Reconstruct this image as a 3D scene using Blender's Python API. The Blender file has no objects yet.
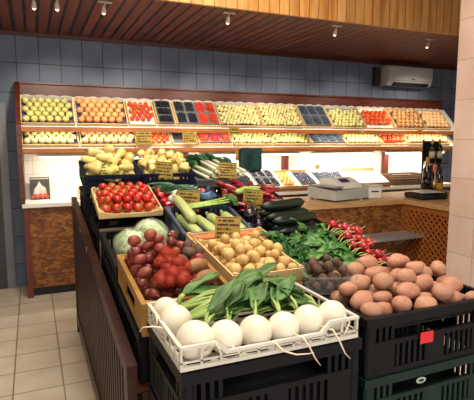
import bpy, math, random
from mathutils import Vector, Matrix, Euler, noise
R = random.Random(7)
PI = math.pi
scene = bpy.context.scene
col = scene.collection
rad = math.radians

# ---------------------------------------------------------------- materials
def lin(h):
    h = h.lstrip('#')
    c = [int(h[i:i+2], 16)/255 for i in (0, 2, 4)]
    return tuple((x/12.92 if x <= .04045 else ((x+.055)/1.055)**2.4) for x in c) + (1,)

class NT:
    def __init__(s, name):
        m = bpy.data.materials.new(name); m.use_nodes = True
        s.m = m; s.t = m.node_tree; s.b = s.t.nodes['Principled BSDF']
    def n(s, typ, **kw):
        nd = s.t.nodes.new(typ)
        for k, v in kw.items():
            if k in nd.inputs: nd.inputs[k].default_value = v
            else: setattr(nd, k, v)
        return nd
    def l(s, a, b): s.t.links.new(a, b)
    def math(s, op, a, b=None):
        nd = s.t.nodes.new('ShaderNodeMath'); nd.operation = op
        for i, x in enumerate((a, b)):
            if x is None: continue
            if isinstance(x, (int, float)): nd.inputs[i].default_value = x
            else: s.l(x, nd.inputs[i])
        return nd.outputs[0]
    def mix(s, f, a, b, blend='MIX'):
        nd = s.t.nodes.new('ShaderNodeMix'); nd.data_type = 'RGBA'; nd.blend_type = blend
        for i, x in ((0, f), (6, a), (7, b)):
            if isinstance(x, (int, float, tuple)): nd.inputs[i].default_value = x
            else: s.l(x, nd.inputs[i])
        return nd.outputs[2]
    def coord(s, kind='Object'):
        return s.t.nodes.new('ShaderNodeTexCoord').outputs[kind]

def mat(name, c1, c2=None, scale=8., rough=.5, bump=0., rnd=0., spec=.5, stretch=None, detail=4., sharp=(.35, .65), sss=0., coat=0., metal=0., bscale=None):
    t = NT(name); b = t.b
    b.inputs['Roughness'].default_value = rough
    b.inputs['Specular IOR Level'].default_value = spec
    b.inputs['Metallic'].default_value = metal
    b.inputs['Coat Weight'].default_value = coat
    co = t.coord()
    if stretch:
        mp = t.n('ShaderNodeMapping', Scale=stretch); t.l(co, mp.inputs[0]); co = mp.outputs[0]
    out = None
    oi = t.n('ShaderNodeObjectInfo')
    nz = t.n('ShaderNodeTexNoise', Scale=scale, Detail=detail, noise_dimensions='4D')
    t.l(co, nz.inputs['Vector']); t.l(t.math('MULTIPLY', oi.outputs['Random'], 20.), nz.inputs['W'])
    if c2:
        rp = t.n('ShaderNodeValToRGB'); rp.color_ramp.elements[0].position = sharp[0]; rp.color_ramp.elements[1].position = sharp[1]
        rp.color_ramp.elements[0].color = lin(c1); rp.color_ramp.elements[1].color = lin(c2)
        t.l(nz.outputs[0], rp.inputs[0]); out = rp.outputs[0]
    if rnd:
        hs = t.n('ShaderNodeHueSaturation')
        if out: t.l(out, hs.inputs['Color'])
        else: hs.inputs['Color'].default_value = lin(c1)
        v = t.math('ADD', t.math('MULTIPLY', oi.outputs['Random'], 2*rnd), 1-rnd); t.l(v, hs.inputs['Value'])
        h = t.math('ADD', t.math('MULTIPLY', t.math('FRACT', t.math('MULTIPLY', oi.outputs['Random'], 7.3)), rnd*.12), .5-rnd*.06); t.l(h, hs.inputs['Hue'])
        out = hs.outputs[0]
    if out: t.l(out, b.inputs['Base Color'])
    else: b.inputs['Base Color'].default_value = lin(c1)
    if sss:
        b.inputs['Subsurface Weight'].default_value = sss; b.inputs['Subsurface Radius'].default_value = (.02, .015, .008); b.inputs['Subsurface Scale'].default_value = .5
    if bump:
        bp = t.n('ShaderNodeBump', Strength=bump, Distance=.01)
        if bscale:
            n2 = t.n('ShaderNodeTexNoise', Scale=bscale, Detail=3.); t.l(co, n2.inputs['Vector']); t.l(n2.outputs[0], bp.inputs['Height'])
        else: t.l(nz.outputs[0], bp.inputs['Height'])
        t.l(bp.outputs[0], b.inputs['Normal'])
    return t.m

def grid_mat(name, c1, c2, grout, ax1, s1, o1, ax2, s2, o2, gw=.006, rough=.35, var=.06, nscale=3., bump=.3, detail=4., sharp=(.3, .7), spec=.5):
    """tiles or planks: lines every s1 along ax1 and (if s2) every s2 along ax2, world metres"""
    t = NT(name); b = t.b
    b.inputs['Roughness'].default_value = rough; b.inputs['Specular IOR Level'].default_value = spec
    sp = t.n('ShaderNodeSeparateXYZ'); co = t.coord(); t.l(co, sp.inputs[0])
    masks = []; cells = []
    for ax, s, o in ((ax1, s1, o1), (ax2, s2, o2)):
        if not s: continue
        q = t.math('DIVIDE', t.math('SUBTRACT', sp.outputs[ax], o), s)
        fr = t.math('FRACT', q); cells.append(t.math('FLOOR', q))
        d = t.math('MINIMUM', fr, t.math('SUBTRACT', 1., fr))
        masks.append(t.math('LESS_THAN', d, gw/s/2))
    m = masks[0] if len(masks) == 1 else t.math('MAXIMUM', masks[0], masks[1])
    cv = t.n('ShaderNodeCombineXYZ'); t.l(cells[0], cv.inputs[0])
    if len(cells) > 1: t.l(cells[1], cv.inputs[1])
    wn = t.n('ShaderNodeTexWhiteNoise', noise_dimensions='3D'); t.l(cv.outputs[0], wn.inputs['Vector'])
    mp = t.n('ShaderNodeVectorMath', operation='ADD'); t.l(co, mp.inputs[0])
    mul = t.n('ShaderNodeVectorMath', operation='SCALE'); t.l(wn.outputs['Color'], mul.inputs[0]); mul.inputs['Scale'].default_value = 30.
    t.l(mul.outputs[0], mp.inputs[1])
    st = t.n('ShaderNodeMapping')
    if not s2:
        st.inputs['Scale'].default_value = tuple(6. if i == ax1 else .7 for i in range(3)) if True else None
    t.l(mp.outputs[0], st.inputs[0])
    nz = t.n('ShaderNodeTexNoise', Scale=nscale, Detail=detail); t.l(st.outputs[0], nz.inputs['Vector'])
    rp = t.n('ShaderNodeValToRGB'); rp.color_ramp.elements[0].position = sharp[0]; rp.color_ramp.elements[1].position = sharp[1]
    rp.color_ramp.elements[0].color = lin(c1); rp.color_ramp.elements[1].color = lin(c2); t.l(nz.outputs[0], rp.inputs[0])
    hs = t.n('ShaderNodeHueSaturation'); t.l(rp.outputs[0], hs.inputs['Color'])
    t.l(t.math('ADD', t.math('MULTIPLY', wn.outputs['Value'], 2*var), 1-var), hs.inputs['Value'])
    t.l(t.mix(m, hs.outputs[0], lin(grout)), b.inputs['Base Color'])
    if bump:
        bp = t.n('ShaderNodeBump', Strength=bump, Distance=.004, invert=True); t.l(m, bp.inputs['Height']); t.l(bp.outputs[0], b.inputs['Normal'])
    return t.m

def osb_mat(name, c1, c2, c3):
    t = NT(name); b = t.b; b.inputs['Roughness'].default_value = .55
    mp = t.n('ShaderNodeMapping', Scale=(1., 1., 2.2)); t.l(t.coord(), mp.inputs[0])
    vo = t.n('ShaderNodeTexVoronoi', Scale=26.); vo.inputs['Randomness'].default_value = 1.
    nz = t.n('ShaderNodeTexNoise', Scale=14., Detail=5.); t.l(mp.outputs[0], nz.inputs['Vector'])
    ad = t.n('ShaderNodeVectorMath', operation='ADD'); t.l(mp.outputs[0], ad.inputs[0])
    sc = t.n('ShaderNodeVectorMath', operation='SCALE'); t.l(nz.outputs['Color'], sc.inputs[0]); sc.inputs['Scale'].default_value = .08
    t.l(sc.outputs[0], ad.inputs[1]); t.l(ad.outputs[0], vo.inputs['Vector'])
    s = t.n('ShaderNodeSeparateColor'); t.l(vo.outputs['Color'], s.inputs[0])
    f = t.math('ADD', t.math('MULTIPLY', s.outputs[0], .55), t.math('MULTIPLY', nz.outputs[0], .5))
    rp = t.n('ShaderNodeValToRGB'); e = rp.color_ramp.elements
    e[0].position = .2; e[0].color = lin(c1); e[1].position = .85; e[1].color = lin(c3)
    k = e.new(.5); k.color = lin(c2)
    t.l(f, rp.inputs[0]); t.l(rp.outputs[0], b.inputs['Base Color'])
    return t.m

def stripe_mat(name, c1, c2, k, rough=.45, rnd=.1):
    """lengthwise streaks round a long vegetable that lies along its own y axis"""
    t = NT(name); b = t.b; b.inputs['Roughness'].default_value = rough
    mp = t.n('ShaderNodeMapping', Scale=(k, 6., k)); t.l(t.coord(), mp.inputs[0])
    nz = t.n('ShaderNodeTexNoise', Scale=1., Detail=4.); t.l(mp.outputs[0], nz.inputs['Vector'])
    rp = t.n('ShaderNodeValToRGB'); rp.color_ramp.elements[0].position = .35; rp.color_ramp.elements[1].position = .65
    rp.color_ramp.elements[0].color = lin(c1); rp.color_ramp.elements[1].color = lin(c2)
    t.l(nz.outputs[0], rp.inputs[0]); t.l(rp.outputs[0], b.inputs['Base Color'])
    return t.m

def film_mat(name, tint, alpha, rough=.12):
    t = NT(name); b = t.b
    b.inputs['Base Color'].default_value = lin(tint); b.inputs['Roughness'].default_value = rough
    b.inputs['Alpha'].default_value = alpha; b.inputs['Specular IOR Level'].default_value = .8
    nz = t.n('ShaderNodeTexNoise', Scale=25., Detail=2.); t.l(t.coord(), nz.inputs['Vector'])
    bp = t.n('ShaderNodeBump', Strength=.5, Distance=.01); t.l(nz.outputs[0], bp.inputs['Height']); t.l(bp.outputs[0], b.inputs['Normal'])
    return t.m

def net_mat(name, c):
    t = NT(name); b = t.b; b.inputs['Base Color'].default_value = lin(c); b.inputs['Roughness'].default_value = .7; b.inputs['Specular IOR Level'].default_value = .2
    sp = t.n('ShaderNodeSeparateXYZ'); t.l(t.coord(), sp.inputs[0])
    ms = []
    for sg in (1, -1):
        a = t.math('ADD', sp.outputs[0], t.math('MULTIPLY', sp.outputs[1], sg)); a = t.math('ADD', a, t.math('MULTIPLY', sp.outputs[2], .7*sg))
        ms.append(t.math('LESS_THAN', t.math('FRACT', t.math('MULTIPLY', a, 85.)), .30))
    t.l(t.math('MAXIMUM', ms[0], ms[1]), b.inputs['Alpha'])
    return t.m

def emit_mat(name, c, s):
    t = NT(name); t.b.inputs['Emission Color'].default_value = lin(c); t.b.inputs['Emission Strength'].default_value = s
    t.b.inputs['Base Color'].default_value = lin(c); return t.m

M = {}
M['floor'] = grid_mat('floor_tiles', '#d0c2ad', '#e2d6c3', '#85786a', 0, .294, -.179, 1, .294, 3.35, gw=.009, rough=.28, var=.04, nscale=5.)
M['wall'] = grid_mat('blue_grey_tiles', '#626c80', '#727d92', '#3c424e', 0, .215, -.1, 2, .30, .545, gw=.008, rough=.5, var=.05, spec=.2)
M['ceil'] = grid_mat('dark_plank', '#64321a', '#8f4e2a', '#160905', 0, .105, 0, 1, 0, 0, gw=.026, rough=.38, var=.2, nscale=2., spec=.35)
M['pine'] = grid_mat('pine_plank', '#c07c38', '#e6b06a', '#7a4719', 0, .10, .03, 1, 0, 0, gw=.007, rough=.45, var=.13, nscale=2.5)
M['pink'] = grid_mat('pink_marble_tile', '#cdb0a3', '#dfc9be', '#9c8378', 2, .297, .376, 1, 0.6, .1, gw=.004, rough=.3, var=.03, nscale=2.5, detail=8.)
M['plaster'] = mat('plaster', '#b9b2a6', '#c4beb2', 3., .8)
M['doorgrey'] = mat('grey_door_paint', '#70747c', '#7c8088', 4., .45)
M['doordark'] = mat('dark_door_leaf', '#2c2d31', '#36373b', 4., .4)
M['brown'] = mat('dark_brown_wood', '#45190f', '#5f2818', 6., .42, stretch=(1, 6, 6), rnd=.08)
M['redwood'] = mat('reddish_wood', '#5a2216', '#74301f', 6., .4, stretch=(6, 6, 1), rnd=.08)
M['standwood'] = mat('dark_stained_stand_wood', '#2c1510', '#43221a', 6., .42, stretch=(4, 4, 1), rnd=.08)
M['orange_wood'] = mat('varnished_orange_wood', '#8f4f20', '#ae6a30', 5., .38, stretch=(1, 8, 8))
M['lightwood'] = mat('light_wood_edge', '#b98f5e', '#cda673', 5., .4, stretch=(1, 8, 8))
M['osb'] = osb_mat('pressed_chip_board', '#4e2a10', '#7a471d', '#a06c36')
M['white_lam'] = mat('white_laminate', '#dedad2', '#e8e4dc', 3., .35)
M['white_tile'] = grid_mat('white_wall_tiles', '#e3ddd3', '#ece7de', '#b9b1a6', 0, .2, 0, 2, .15, 0, gw=.004, rough=.3, var=.02)
M['paper'] = mat('white_paper', '#e9e4da', '#f2eee6', 10., .7)
M['insert'] = mat('violet_fruit_tray_insert', '#3d3a58', '#55517a', 12., .6)
M['plywood'] = mat('pale_poplar_wood', '#cfae78', '#e2c893', 4., .6, stretch=(2, 2, 12), rnd=.06)
M['card'] = mat('kraft_cardboard', '#7a6552', '#8a745f', 6., .75)
M['blackp'] = mat('black_crate_plastic', '#06080f', '#0b0e17', 12., .55, spec=.2)
M['bluep'] = mat('dark_blue_crate_plastic', '#0d142a', '#141d38', 12., .55, spec=.25)
M['slatep'] = mat('slate_blue_crate_plastic', '#3a4256', '#4a5268', 12., .4)
M['greyp'] = mat('grey_crate_plastic', '#5c5f66', '#6b6e75', 12., .4)
M['greenp'] = mat('dark_green_crate_plastic', '#082020', '#0c2a28', 12., .55, spec=.25)
M['whitep'] = mat('white_crate_plastic', '#c9c6be', '#d6d3cb', 12., .4, sss=.0)
M['yellowp'] = mat('yellow_crate_plastic', '#8a6124', '#a67a36', 10., .45)
M['red_label'] = mat('red_paper_label', '#d21f2c', '#e02a36', 10., .5)
M['pale_mark'] = mat('pale_print', '#9fb5ae', None, 8., .5)
M['ac'] = mat('aircon_white_plastic', '#c4c6cb', '#ced0d4', 3., .35)
M['dark'] = mat('black_slot', '#0c0c0e', None, 3., .5)
M['darkgrey'] = mat('dark_grey_plastic', '#2a2b30', '#34353a', 10., .4)
M['steel'] = mat('brushed_steel', '#a9abae', '#c0c2c5', 30., .35, metal=.55, stretch=(.2, 6, 6))
M['scale'] = mat('pale_grey_plastic', '#a9aeae', '#b8bcbc', 6., .4)
M['scale_white'] = mat('off_white_plastic', '#dcdad4', '#e4e2dc', 6., .35)
M['indigo'] = mat('indigo_display', '#2d3158', None, 5., .2)
M['glassdark'] = mat('dark_bottle_glass', '#0a0e0c', '#121a16', 5., .08, coat=.5)
M['yellow_label'] = mat('amber_yellow_label', '#c08a22', '#d09a30', 8., .5)
M['cream'] = mat('cream_label', '#d3cba6', '#ddd6b4', 8., .5)
M['tag'] = mat('ochre_price_card', '#97792a', '#b69845', 9., .6, rnd=.06)
M['orange_card'] = mat('orange_card', '#c07018', '#cf8226', 9., .6)
M['ink'] = mat('dark_marker_ink', '#2a1d0a', None, 5., .6)
M['bagplastic'] = mat('dark_green_plastic_film', '#0d2a2a', '#16403a', 8., .3, bump=.5, bscale=18.)
M['wicker'] = mat('brown_wicker', '#3f2a1c', '#7a5a3c', 45., .7, bump=.6)
M['bulb'] = emit_mat('lamp_glass', '#ffe9c8', 1.6)
M['lampwhite'] = mat('white_lamp_metal', '#c9bfb2', None, 5., .4)
M['tubeglow'] = emit_mat('fluorescent_tube', '#fff0dc', 2.5)
# produce
M['apple'] = mat('green_apple_skin', '#c0bb5e', '#e4da92', 14., .3, rnd=.12)
M['apple_pale'] = mat('pale_yellow_apple_skin', '#d6cb7a', '#efe5ac', 14., .3, rnd=.1)
M['apple_red'] = mat('blushed_apple_skin', '#c2412c', '#ead68a', 2.2, .3, rnd=.15)
M['peach'] = mat('peach_skin', '#c67c40', '#e8b476', 16., .5, rnd=.14)
M['peach_pale'] = mat('pale_peach_skin', '#d9a066', '#f0cd98', 16., .5, rnd=.14)
M['tomato'] = mat('tomato_skin', '#a81c0e', '#cc3c1c', 10., .18, rnd=.12, coat=.3)
M['tomato2'] = mat('orange_red_tomato_skin', '#c9361a', '#e8632c', 10., .2, rnd=.14, coat=.3)
M['plum'] = mat('yellow_plum_skin', '#c8b96e', '#ebe0a6', 25., .35, rnd=.16)
M['greenplum'] = mat('green_yellow_plum_skin', '#bcb766', '#e2d896', 20., .35, rnd=.16)
M['darkberry'] = mat('blackberry_skin', '#17151d', '#2a2633', 60., .25, rnd=.1)
M['blueberry'] = mat('blueberry_skin', '#2b3344', '#566076', 40., .5, rnd=.15)
M['redberry'] = mat('red_berry_skin', '#b71f18', '#e04530', 50., .3, rnd=.1)
M['punnet'] = mat('clear_grey_punnet', '#7c838c', '#969ca4', 8., .25)
M['apricot'] = mat('apricot_skin', '#d08a34', '#e8b768', 20., .5, rnd=.12)
M['calyx'] = mat('green_calyx', '#3e6a22', '#56842c', 20., .6)
M['stem'] = mat('brown_stem', '#4a3820', None, 5., .7)
M['turnip'] = mat('white_turnip_skin', '#dfd7c3', '#ede7d8', 6., .4, sss=.12)
M['turnip_root'] = mat('cream_root', '#dfd3b8', '#e9dfc8', 12., .5)
M['stalk'] = mat('pale_green_stalk', '#86a852', '#b3c880', 14., .4, stretch=(1, 1, 1))
M['leaf'] = mat('turnip_leaf', '#28501f', '#547f3a', 20., .55, rnd=.12)
M['leaf_pale'] = mat('yellowing_leaf', '#9aa34a', '#b9bb68', 18., .5, rnd=.1)
M['spinach'] = mat('radish_leaf', '#23501f', '#4e8a38', 22., .38, rnd=.14)
M['spinach_dark'] = mat('spinach_leaf', '#17401a', '#356e2c', 22., .35, rnd=.14)
M['potato'] = mat('pink_brown_potato_skin', '#9f6b52', '#c3937a', 14., .55, rnd=.09, bump=.15, bscale=60.)
M['potato_y'] = mat('yellow_potato_skin', '#c09a56', '#e0c286', 16., .55, rnd=.09, bump=.15, bscale=60.)
M['potato_d'] = mat('dark_earthy_potato_skin', '#442d26', '#664639', 20., .65, rnd=.14, bump=.2, bscale=60.)
M['sweet'] = mat('tan_sweet_potato_skin', '#7a5232', '#a1764e', 14., .65, rnd=.1, bump=.2, bscale=50.)
M['onion'] = mat('red_onion_skin', '#4b191d', '#873f36', 12., .33, rnd=.16)
M['redpotato'] = mat('red_potato_skin', '#6d2420', '#a04a3c', 14., .45, rnd=.14)
M['net'] = net_mat('red_net', '#a5331f')
M['radish'] = mat('radish_skin', '#8d0d1a', '#b81e2c', 14., .22, rnd=.1, coat=.2)
M['radish_st'] = mat('orange_radish_stalk', '#cf8c3c', '#dba95a', 14., .5)
M['courgette'] = stripe_mat('pale_courgette_skin', '#93a560', '#c3cc90', 60.)
M['cucumber'] = stripe_mat('cucumber_skin', '#08130e', '#122419', 60., .35)
M['aubergine'] = mat('aubergine_skin', '#17121f', '#221a2c', 5., .15, coat=.4)
M['cabbage'] = mat('cabbage_leaf', '#7da262', '#d2dfb8', 16., .45, rnd=.05)
M['cabbage_d'] = mat('green_cabbage_leaf', '#3f703a', '#9cbd80', 14., .45)
M['film'] = film_mat('cling_film', '#f0f4ee', .13)
M['clear'] = film_mat('clear_tub_plastic', '#b9bcba', .09)
M['celery'] = mat('celery_stalk', '#7fa83c', '#b4cf72', 16., .35, stretch=(3, .5, 3))
M['carrot'] = mat('carrot_skin', '#c4622c', '#dc8450', 20., .5, rnd=.1)
M['pepper'] = mat('pale_yellow_pepper_skin', '#dcc364', '#efdf9c', 6., .2, rnd=.1, coat=.3)
M['redpep'] = mat('red_pepper_skin', '#a3101a', '#c9242a', 6., .15, rnd=.12, coat=.4)
M['darkred'] = mat('dark_red_pepper_skin', '#6d1420', '#9c2630', 6., .2, rnd=.14, coat=.3)
M['leek_w'] = mat('white_leek_shaft', '#d3dcb8', '#e6ead6', 8., .4)
M['leek_g'] = mat('blue_green_leek_leaf', '#1f4a34', '#3f7048', 10., .4, stretch=(4, 1, 1))
M['bluebag'] = mat('blue_plastic_bag', '#2c4a6a', '#43678c', 8., .3, bump=.5, bscale=25.)
M['whitebag'] = mat('white_plastic_bag', '#cfd2d4', '#dcdfe0', 8., .35, bump=.6, bscale=25.)
M['photo_b'] = mat('black_print', '#1d1a1a', '#3a3532', 20., .35)
M['photo_w'] = mat('pale_print_figure', '#cfc6bd', '#a89a90', 14., .35)
M['photo_r'] = mat('red_print', '#8f2a20', '#b8503c', 20., .35)

# ---------------------------------------------------------------- mesh building
class MB:
    def __init__(s): s.v = []; s.f = []
    def add(s, vs, fs, mtx=None):
        o = len(s.v)
        s.v += [tuple(mtx @ Vector(p)) if mtx else tuple(p) for p in vs]
        s.f += [tuple(i+o for i in f) for f in fs]; return s
    def box(s, x0, x1, y0, y1, z0, z1, mtx=None):
        vs = [(x0,y0,z0),(x1,y0,z0),(x1,y1,z0),(x0,y1,z0),(x0,y0,z1),(x1,y0,z1),(x1,y1,z1),(x0,y1,z1)]
        return s.add(vs, [(0,3,2,1),(4,5,6,7),(0,1,5,4),(1,2,6,5),(2,3,7,6),(3,0,4,7)], mtx)
    def bevbox(s, x0, x1, y0, y1, z0, z1, b, mtx=None):
        """box with chamfered edges"""
        vs = []; idx = {}
        xs = (x0, x1); ys = (y0, y1); zs = (z0, z1)
        for i in (0, 1):
            for j in (0, 1):
                for k in (0, 1):
                    sx = b if i == 0 else -b; sy = b if j == 0 else -b; sz = b if k == 0 else -b
                    for a, p in enumerate(((xs[i], ys[j]+sy, zs[k]+sz), (xs[i]+sx, ys[j], zs[k]+sz), (xs[i]+sx, ys[j]+sy, zs[k]))):
                        idx[i, j, k, a] = len(vs); vs.append(p)
        fs = []
        for a in range(3):
            for e in (0, 1):
                q = []
                for (m, n) in ((0, 0), (1, 0), (1, 1), (0, 1)):
                    ijk = [m, n]; ijk.insert(a, e); q.append(idx[ijk[0], ijk[1], ijk[2], a])
                fs.append(q if (e == 1) != (a == 1) else q[::-1])
        for a in range(3):
            b1, b2 = [x for x in range(3) if x != a]
            for m in (0, 1):
                for n in (0, 1):
                    def g(e, w):
                        ijk = [0, 0, 0]; ijk[a] = e; ijk[b1] = m; ijk[b2] = n; return idx[ijk[0], ijk[1], ijk[2], w]
                    fs.append([g(0, b1), g(1, b1), g(1, b2), g(0, b2)])
        for i in (0, 1):
            for j in (0, 1):
                for k in (0, 1): fs.append([idx[i, j, k, 0], idx[i, j, k, 1], idx[i, j, k, 2]])
        return s.add(vs, fs, mtx)
    def tube(s, pts, rs, seg=8, cap=True, flat=1.):
        pts = [Vector(p) for p in pts]; n = len(pts)
        if not isinstance(rs, (list, tuple)): rs = [rs]*n
        vs = []; fs = []; up = None
        for i, p in enumerate(pts):
            d = (pts[min(i+1, n-1)]-pts[max(i-1, 0)]).normalized()
            if up is None:
                up = Vector((0, 0, 1)) if abs(d.z) < .9 else Vector((1, 0, 0))
            a = d.cross(up).normalized(); u2 = a.cross(d).normalized(); up = u2
            for k in range(seg):
                t = 2*PI*k/seg
                vs.append(p + a*(rs[i]*math.cos(t)) + u2*(rs[i]*flat*math.sin(t)))
        for i in range(n-1):
            for k in range(seg):
                fs.append((i*seg+k, i*seg+(k+1) % seg, (i+1)*seg+(k+1) % seg, (i+1)*seg+k))
        if cap: fs.append(tuple(range(seg))[::-1]); fs.append(tuple((n-1)*seg+k for k in range(seg)))
        return s.add(vs, fs)
    def lathe(s, prof, seg=16, mtx=None, lob=0, lobamp=0.):
        vs = []; fs = []; n = len(prof)
        for r, z in prof:
            for k in range(seg):
                t = 2*PI*k/seg; q = r*(1+lobamp*math.cos(lob*t)) if lob else r
                vs.append((q*math.cos(t), q*math.sin(t), z))
        for i in range(n-1):
            for k in range(seg): fs.append((i*seg+k, i*seg+(k+1) % seg, (i+1)*seg+(k+1) % seg, (i+1)*seg+k))
        fs.append(tuple(range(seg))[::-1]); fs.append(tuple((n-1)*seg+k for k in range(seg)))
        return s.add(vs, fs, mtx)
    def ell(s, r, seg=14, rings=9, namp=0., nsc=1., seed=0., mtx=None):
        vs = [(0, 0, -r[2])]; fs = []
        for i in range(1, rings):
            ph = PI*i/rings
            for k in range(seg):
                t = 2*PI*k/seg
                vs.append((r[0]*math.sin(ph)*math.cos(t), r[1]*math.sin(ph)*math.sin(t), -r[2]*math.cos(ph)))
        vs.append((0, 0, r[2])); L = len(vs)-1
        if namp:
            o = []
            for p in vs:
                q = Vector(p); u = Vector((p[0]/r[0], p[1]/r[1], p[2]/r[2]))
                o.append(q*(1+namp*noise.noise(u*nsc+Vector((seed, seed*1.7, 3.1)))))
            vs = o
        for k in range(seg): fs.append((0, 1+(k+1) % seg, 1+k)); fs.append((L, L-seg+k, L-seg+(k+1) % seg))
        for i in range(rings-2):
            for k in range(seg):
                a = 1+i*seg; fs.append((a+k, a+(k+1) % seg, a+seg+(k+1) % seg, a+seg+k))
        return s.add(vs, fs, mtx)
    def prism(s, poly, z0, z1, mtx=None):
        n = len(poly)
        vs = [(x, y, z0) for x, y in poly]+[(x, y, z1) for x, y in poly]
        fs = [tuple(range(n))[::-1], tuple(range(n, 2*n))]+[(i, (i+1) % n, n+(i+1) % n, n+i) for i in range(n)]
        return s.add(vs, fs, mtx)
    def leaf(s, L, W, mtx, droop=.3, fold=.25, wav=.1, seed=0, nx=4, ny=8, th=.0012):
        """a leaf blade with thickness, stem end at the origin, running along +y"""
        top = []
        for j in range(ny+1):
            v = j/ny; w = W*(math.sin(PI*min(1, v*.93+.05))**.7)
            for i in range(nx+1):
                u = i/nx*2-1
                z = abs(u)*w*fold-droop*L*v*v+wav*W*math.sin(9*v+seed+2*u)*abs(u)+wav*W*noise.noise(Vector((u*2, v*4, seed)))
                top.append((u*w*.5, L*v, z))
        nt = len(top); vs = top+[(x, y, z-th) for x, y, z in top]; fs = []
        q = lambda i, j: j*(nx+1)+i
        for j in range(ny):
            for i in range(nx):
                f = (q(i, j), q(i+1, j), q(i+1, j+1), q(i, j+1)); fs.append(f); fs.append(tuple(x+nt for x in f[::-1]))
        edge = [q(i, 0) for i in range(nx+1)]+[q(nx, j) for j in range(1, ny+1)]+[q(i, ny) for i in range(nx-1, -1, -1)]+[q(0, j) for j in range(ny-1, 0, -1)]
        for a, b in zip(edge, edge[1:]+edge[:1]): fs.append((b, a, a+nt, b+nt))
        return s.add(vs, fs, mtx)
    def build(s, name, m, parent=None, smooth=False):
        me = bpy.data.meshes.new(name); me.from_pydata(s.v, [], s.f); me.update()
        me.materials.append(M[m] if isinstance(m, str) else m)
        if smooth: me.polygons.foreach_set('use_smooth', [True]*len(me.polygons))
        o = bpy.data.objects.new(name, me); col.objects.link(o)
        if parent: o.parent = parent
        return o

def tag(o, label=None, cat=None, group=None, kind=None):
    if label: o['label'] = label
    if cat: o['category'] = cat
    if group: o['group'] = group
    if kind: o['kind'] = kind
    return o
def thing(name, label, cat, mtx=None, group=None):
    o = bpy.data.objects.new(name, None); col.objects.link(o); o.empty_display_size = .05
    if mtx is not None: o.matrix_world = mtx
    return tag(o, label, cat, group)
def struct(name, mb, m): return tag(mb.build(name, m), kind='structure')
KIDS = {}
def kids(o):
    return KIDS.get(o.name) or [c for c in bpy.data.objects if c.parent == o]
def dup(root):
    r = root.copy(); col.objects.link(r); ks = []
    for ch in kids(root):
        c = ch.copy(); col.objects.link(c); c.parent = r; ks.append(c)
        gs = []
        for g in kids(ch):
            d = g.copy(); col.objects.link(d); d.parent = c; gs.append(d)
    return r
class Proto:
    """one of a kind is built with its parts; later ones are copies of it and of each part"""
    def __init__(s, variants): s.vs = variants; s.used = [None]*len(variants); s.i = 0
    def put(s, mtx, label, cat, group=None, which=None):
        k = (s.i if which is None else which) % len(s.vs); s.i += 1
        if s.used[k] is None:
            o = s.vs[k](); s.used[k] = o
            KIDS[o.name] = [c for c in bpy.data.objects if c.parent == o]
            for c in KIDS[o.name]: KIDS[c.name] = [g for g in bpy.data.objects if g.parent == c]
        else: o = dup(s.used[k])
        o.matrix_world = mtx
        for key in ('label', 'category', 'group'):
            if key in o: del o[key]
        return tag(o, label, cat, group)

T = lambda x, y, z: Matrix.Translation((x, y, z))
RX = lambda a: Matrix.Rotation(a, 4, 'X')
RY = lambda a: Matrix.Rotation(a, 4, 'Y')
RZ = lambda a: Matrix.Rotation(a, 4, 'Z')
S = lambda k: Matrix.Scale(k, 4)
def rrot(): return Euler((R.uniform(0, 6.28), R.uniform(0, 6.28), R.uniform(0, 6.28))).to_matrix().to_4x4()

def pile(n, rr, x0, x1, y0, y1, base, top=None, ex=()):
    """drop balls one by one into the lowest free hollow; base(x,y) floor, top(x,y) highest allowed top"""
    out = list(ex); k0 = len(out); fails = 0
    while len(out)-k0 < n and fails < 12:
        r = R.uniform(*rr); best = None
        for _ in range(90):
            x = R.uniform(x0+r, x1-r); y = R.uniform(y0+r, y1-r); z = base(x, y)+r
            for (a, b, c, q) in out:
                h = (r+q)*1.0; d2 = (x-a)**2+(y-b)**2
                if d2 < h*h: z = max(z, c+math.sqrt(h*h-d2))
            if top and z+r > top(x, y)+.012: continue
            if best is None or z < best[2]: best = (x, y, z, r)
        if best is None: fails += 1; continue
        out.append(best)
    return out[k0:]

# ---------------------------------------------------------------- the room
def bx(*a): return MB().box(*a)
struct('floor', bx(-2.6, 7.2, -2.6, 5.6, -.06, 0), 'floor')
struct('wall_back', bx(-2.6, 7.2, 5.45, 5.6, 0, 3.4), 'wall')
struct('wall_left', bx(-2.6, -2.45, -2.6, 5.45, 0, 3.4), 'plaster')
struct('wall_right', bx(3.02, 3.32, .2, 2.735, 0, 3.4), 'pink')
struct('wall_far_right', bx(7.05, 7.2, -2.6, 5.45, 0, 3.4), 'plaster')
struct('ceiling', bx(-2.45, 7.05, 3.80, 5.45, 2.652, 2.70), 'ceil')
struct('ceiling_front', bx(-2.45, 7.05, -2.6, 3.80, 3.36, 3.42), 'plaster')
struct('trim_1', bx(-2.45, 7.05, 3.765, 3.80, 2.645, 3.36), 'pine')          # pine fascia
struct('trim_2', bx(-2.45, 7.05, 5.42, 5.45, 2.615, 2.652), 'brown')         # moulding at wall and ceiling
d1 = struct('door_1', bx(-1.05, -.30, 5.415, 5.448, 0, 1.88), 'doordark')
fr = MB(); fr.box(-.30, -.225, 5.40, 5.449, 0, 1.93); fr.box(-1.125, -1.05, 5.40, 5.449, 0, 1.93); fr.box(-1.05, -.30, 5.40, 5.449, 1.88, 1.93)
fr.build('door_frame', 'doorgrey', d1)

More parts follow.
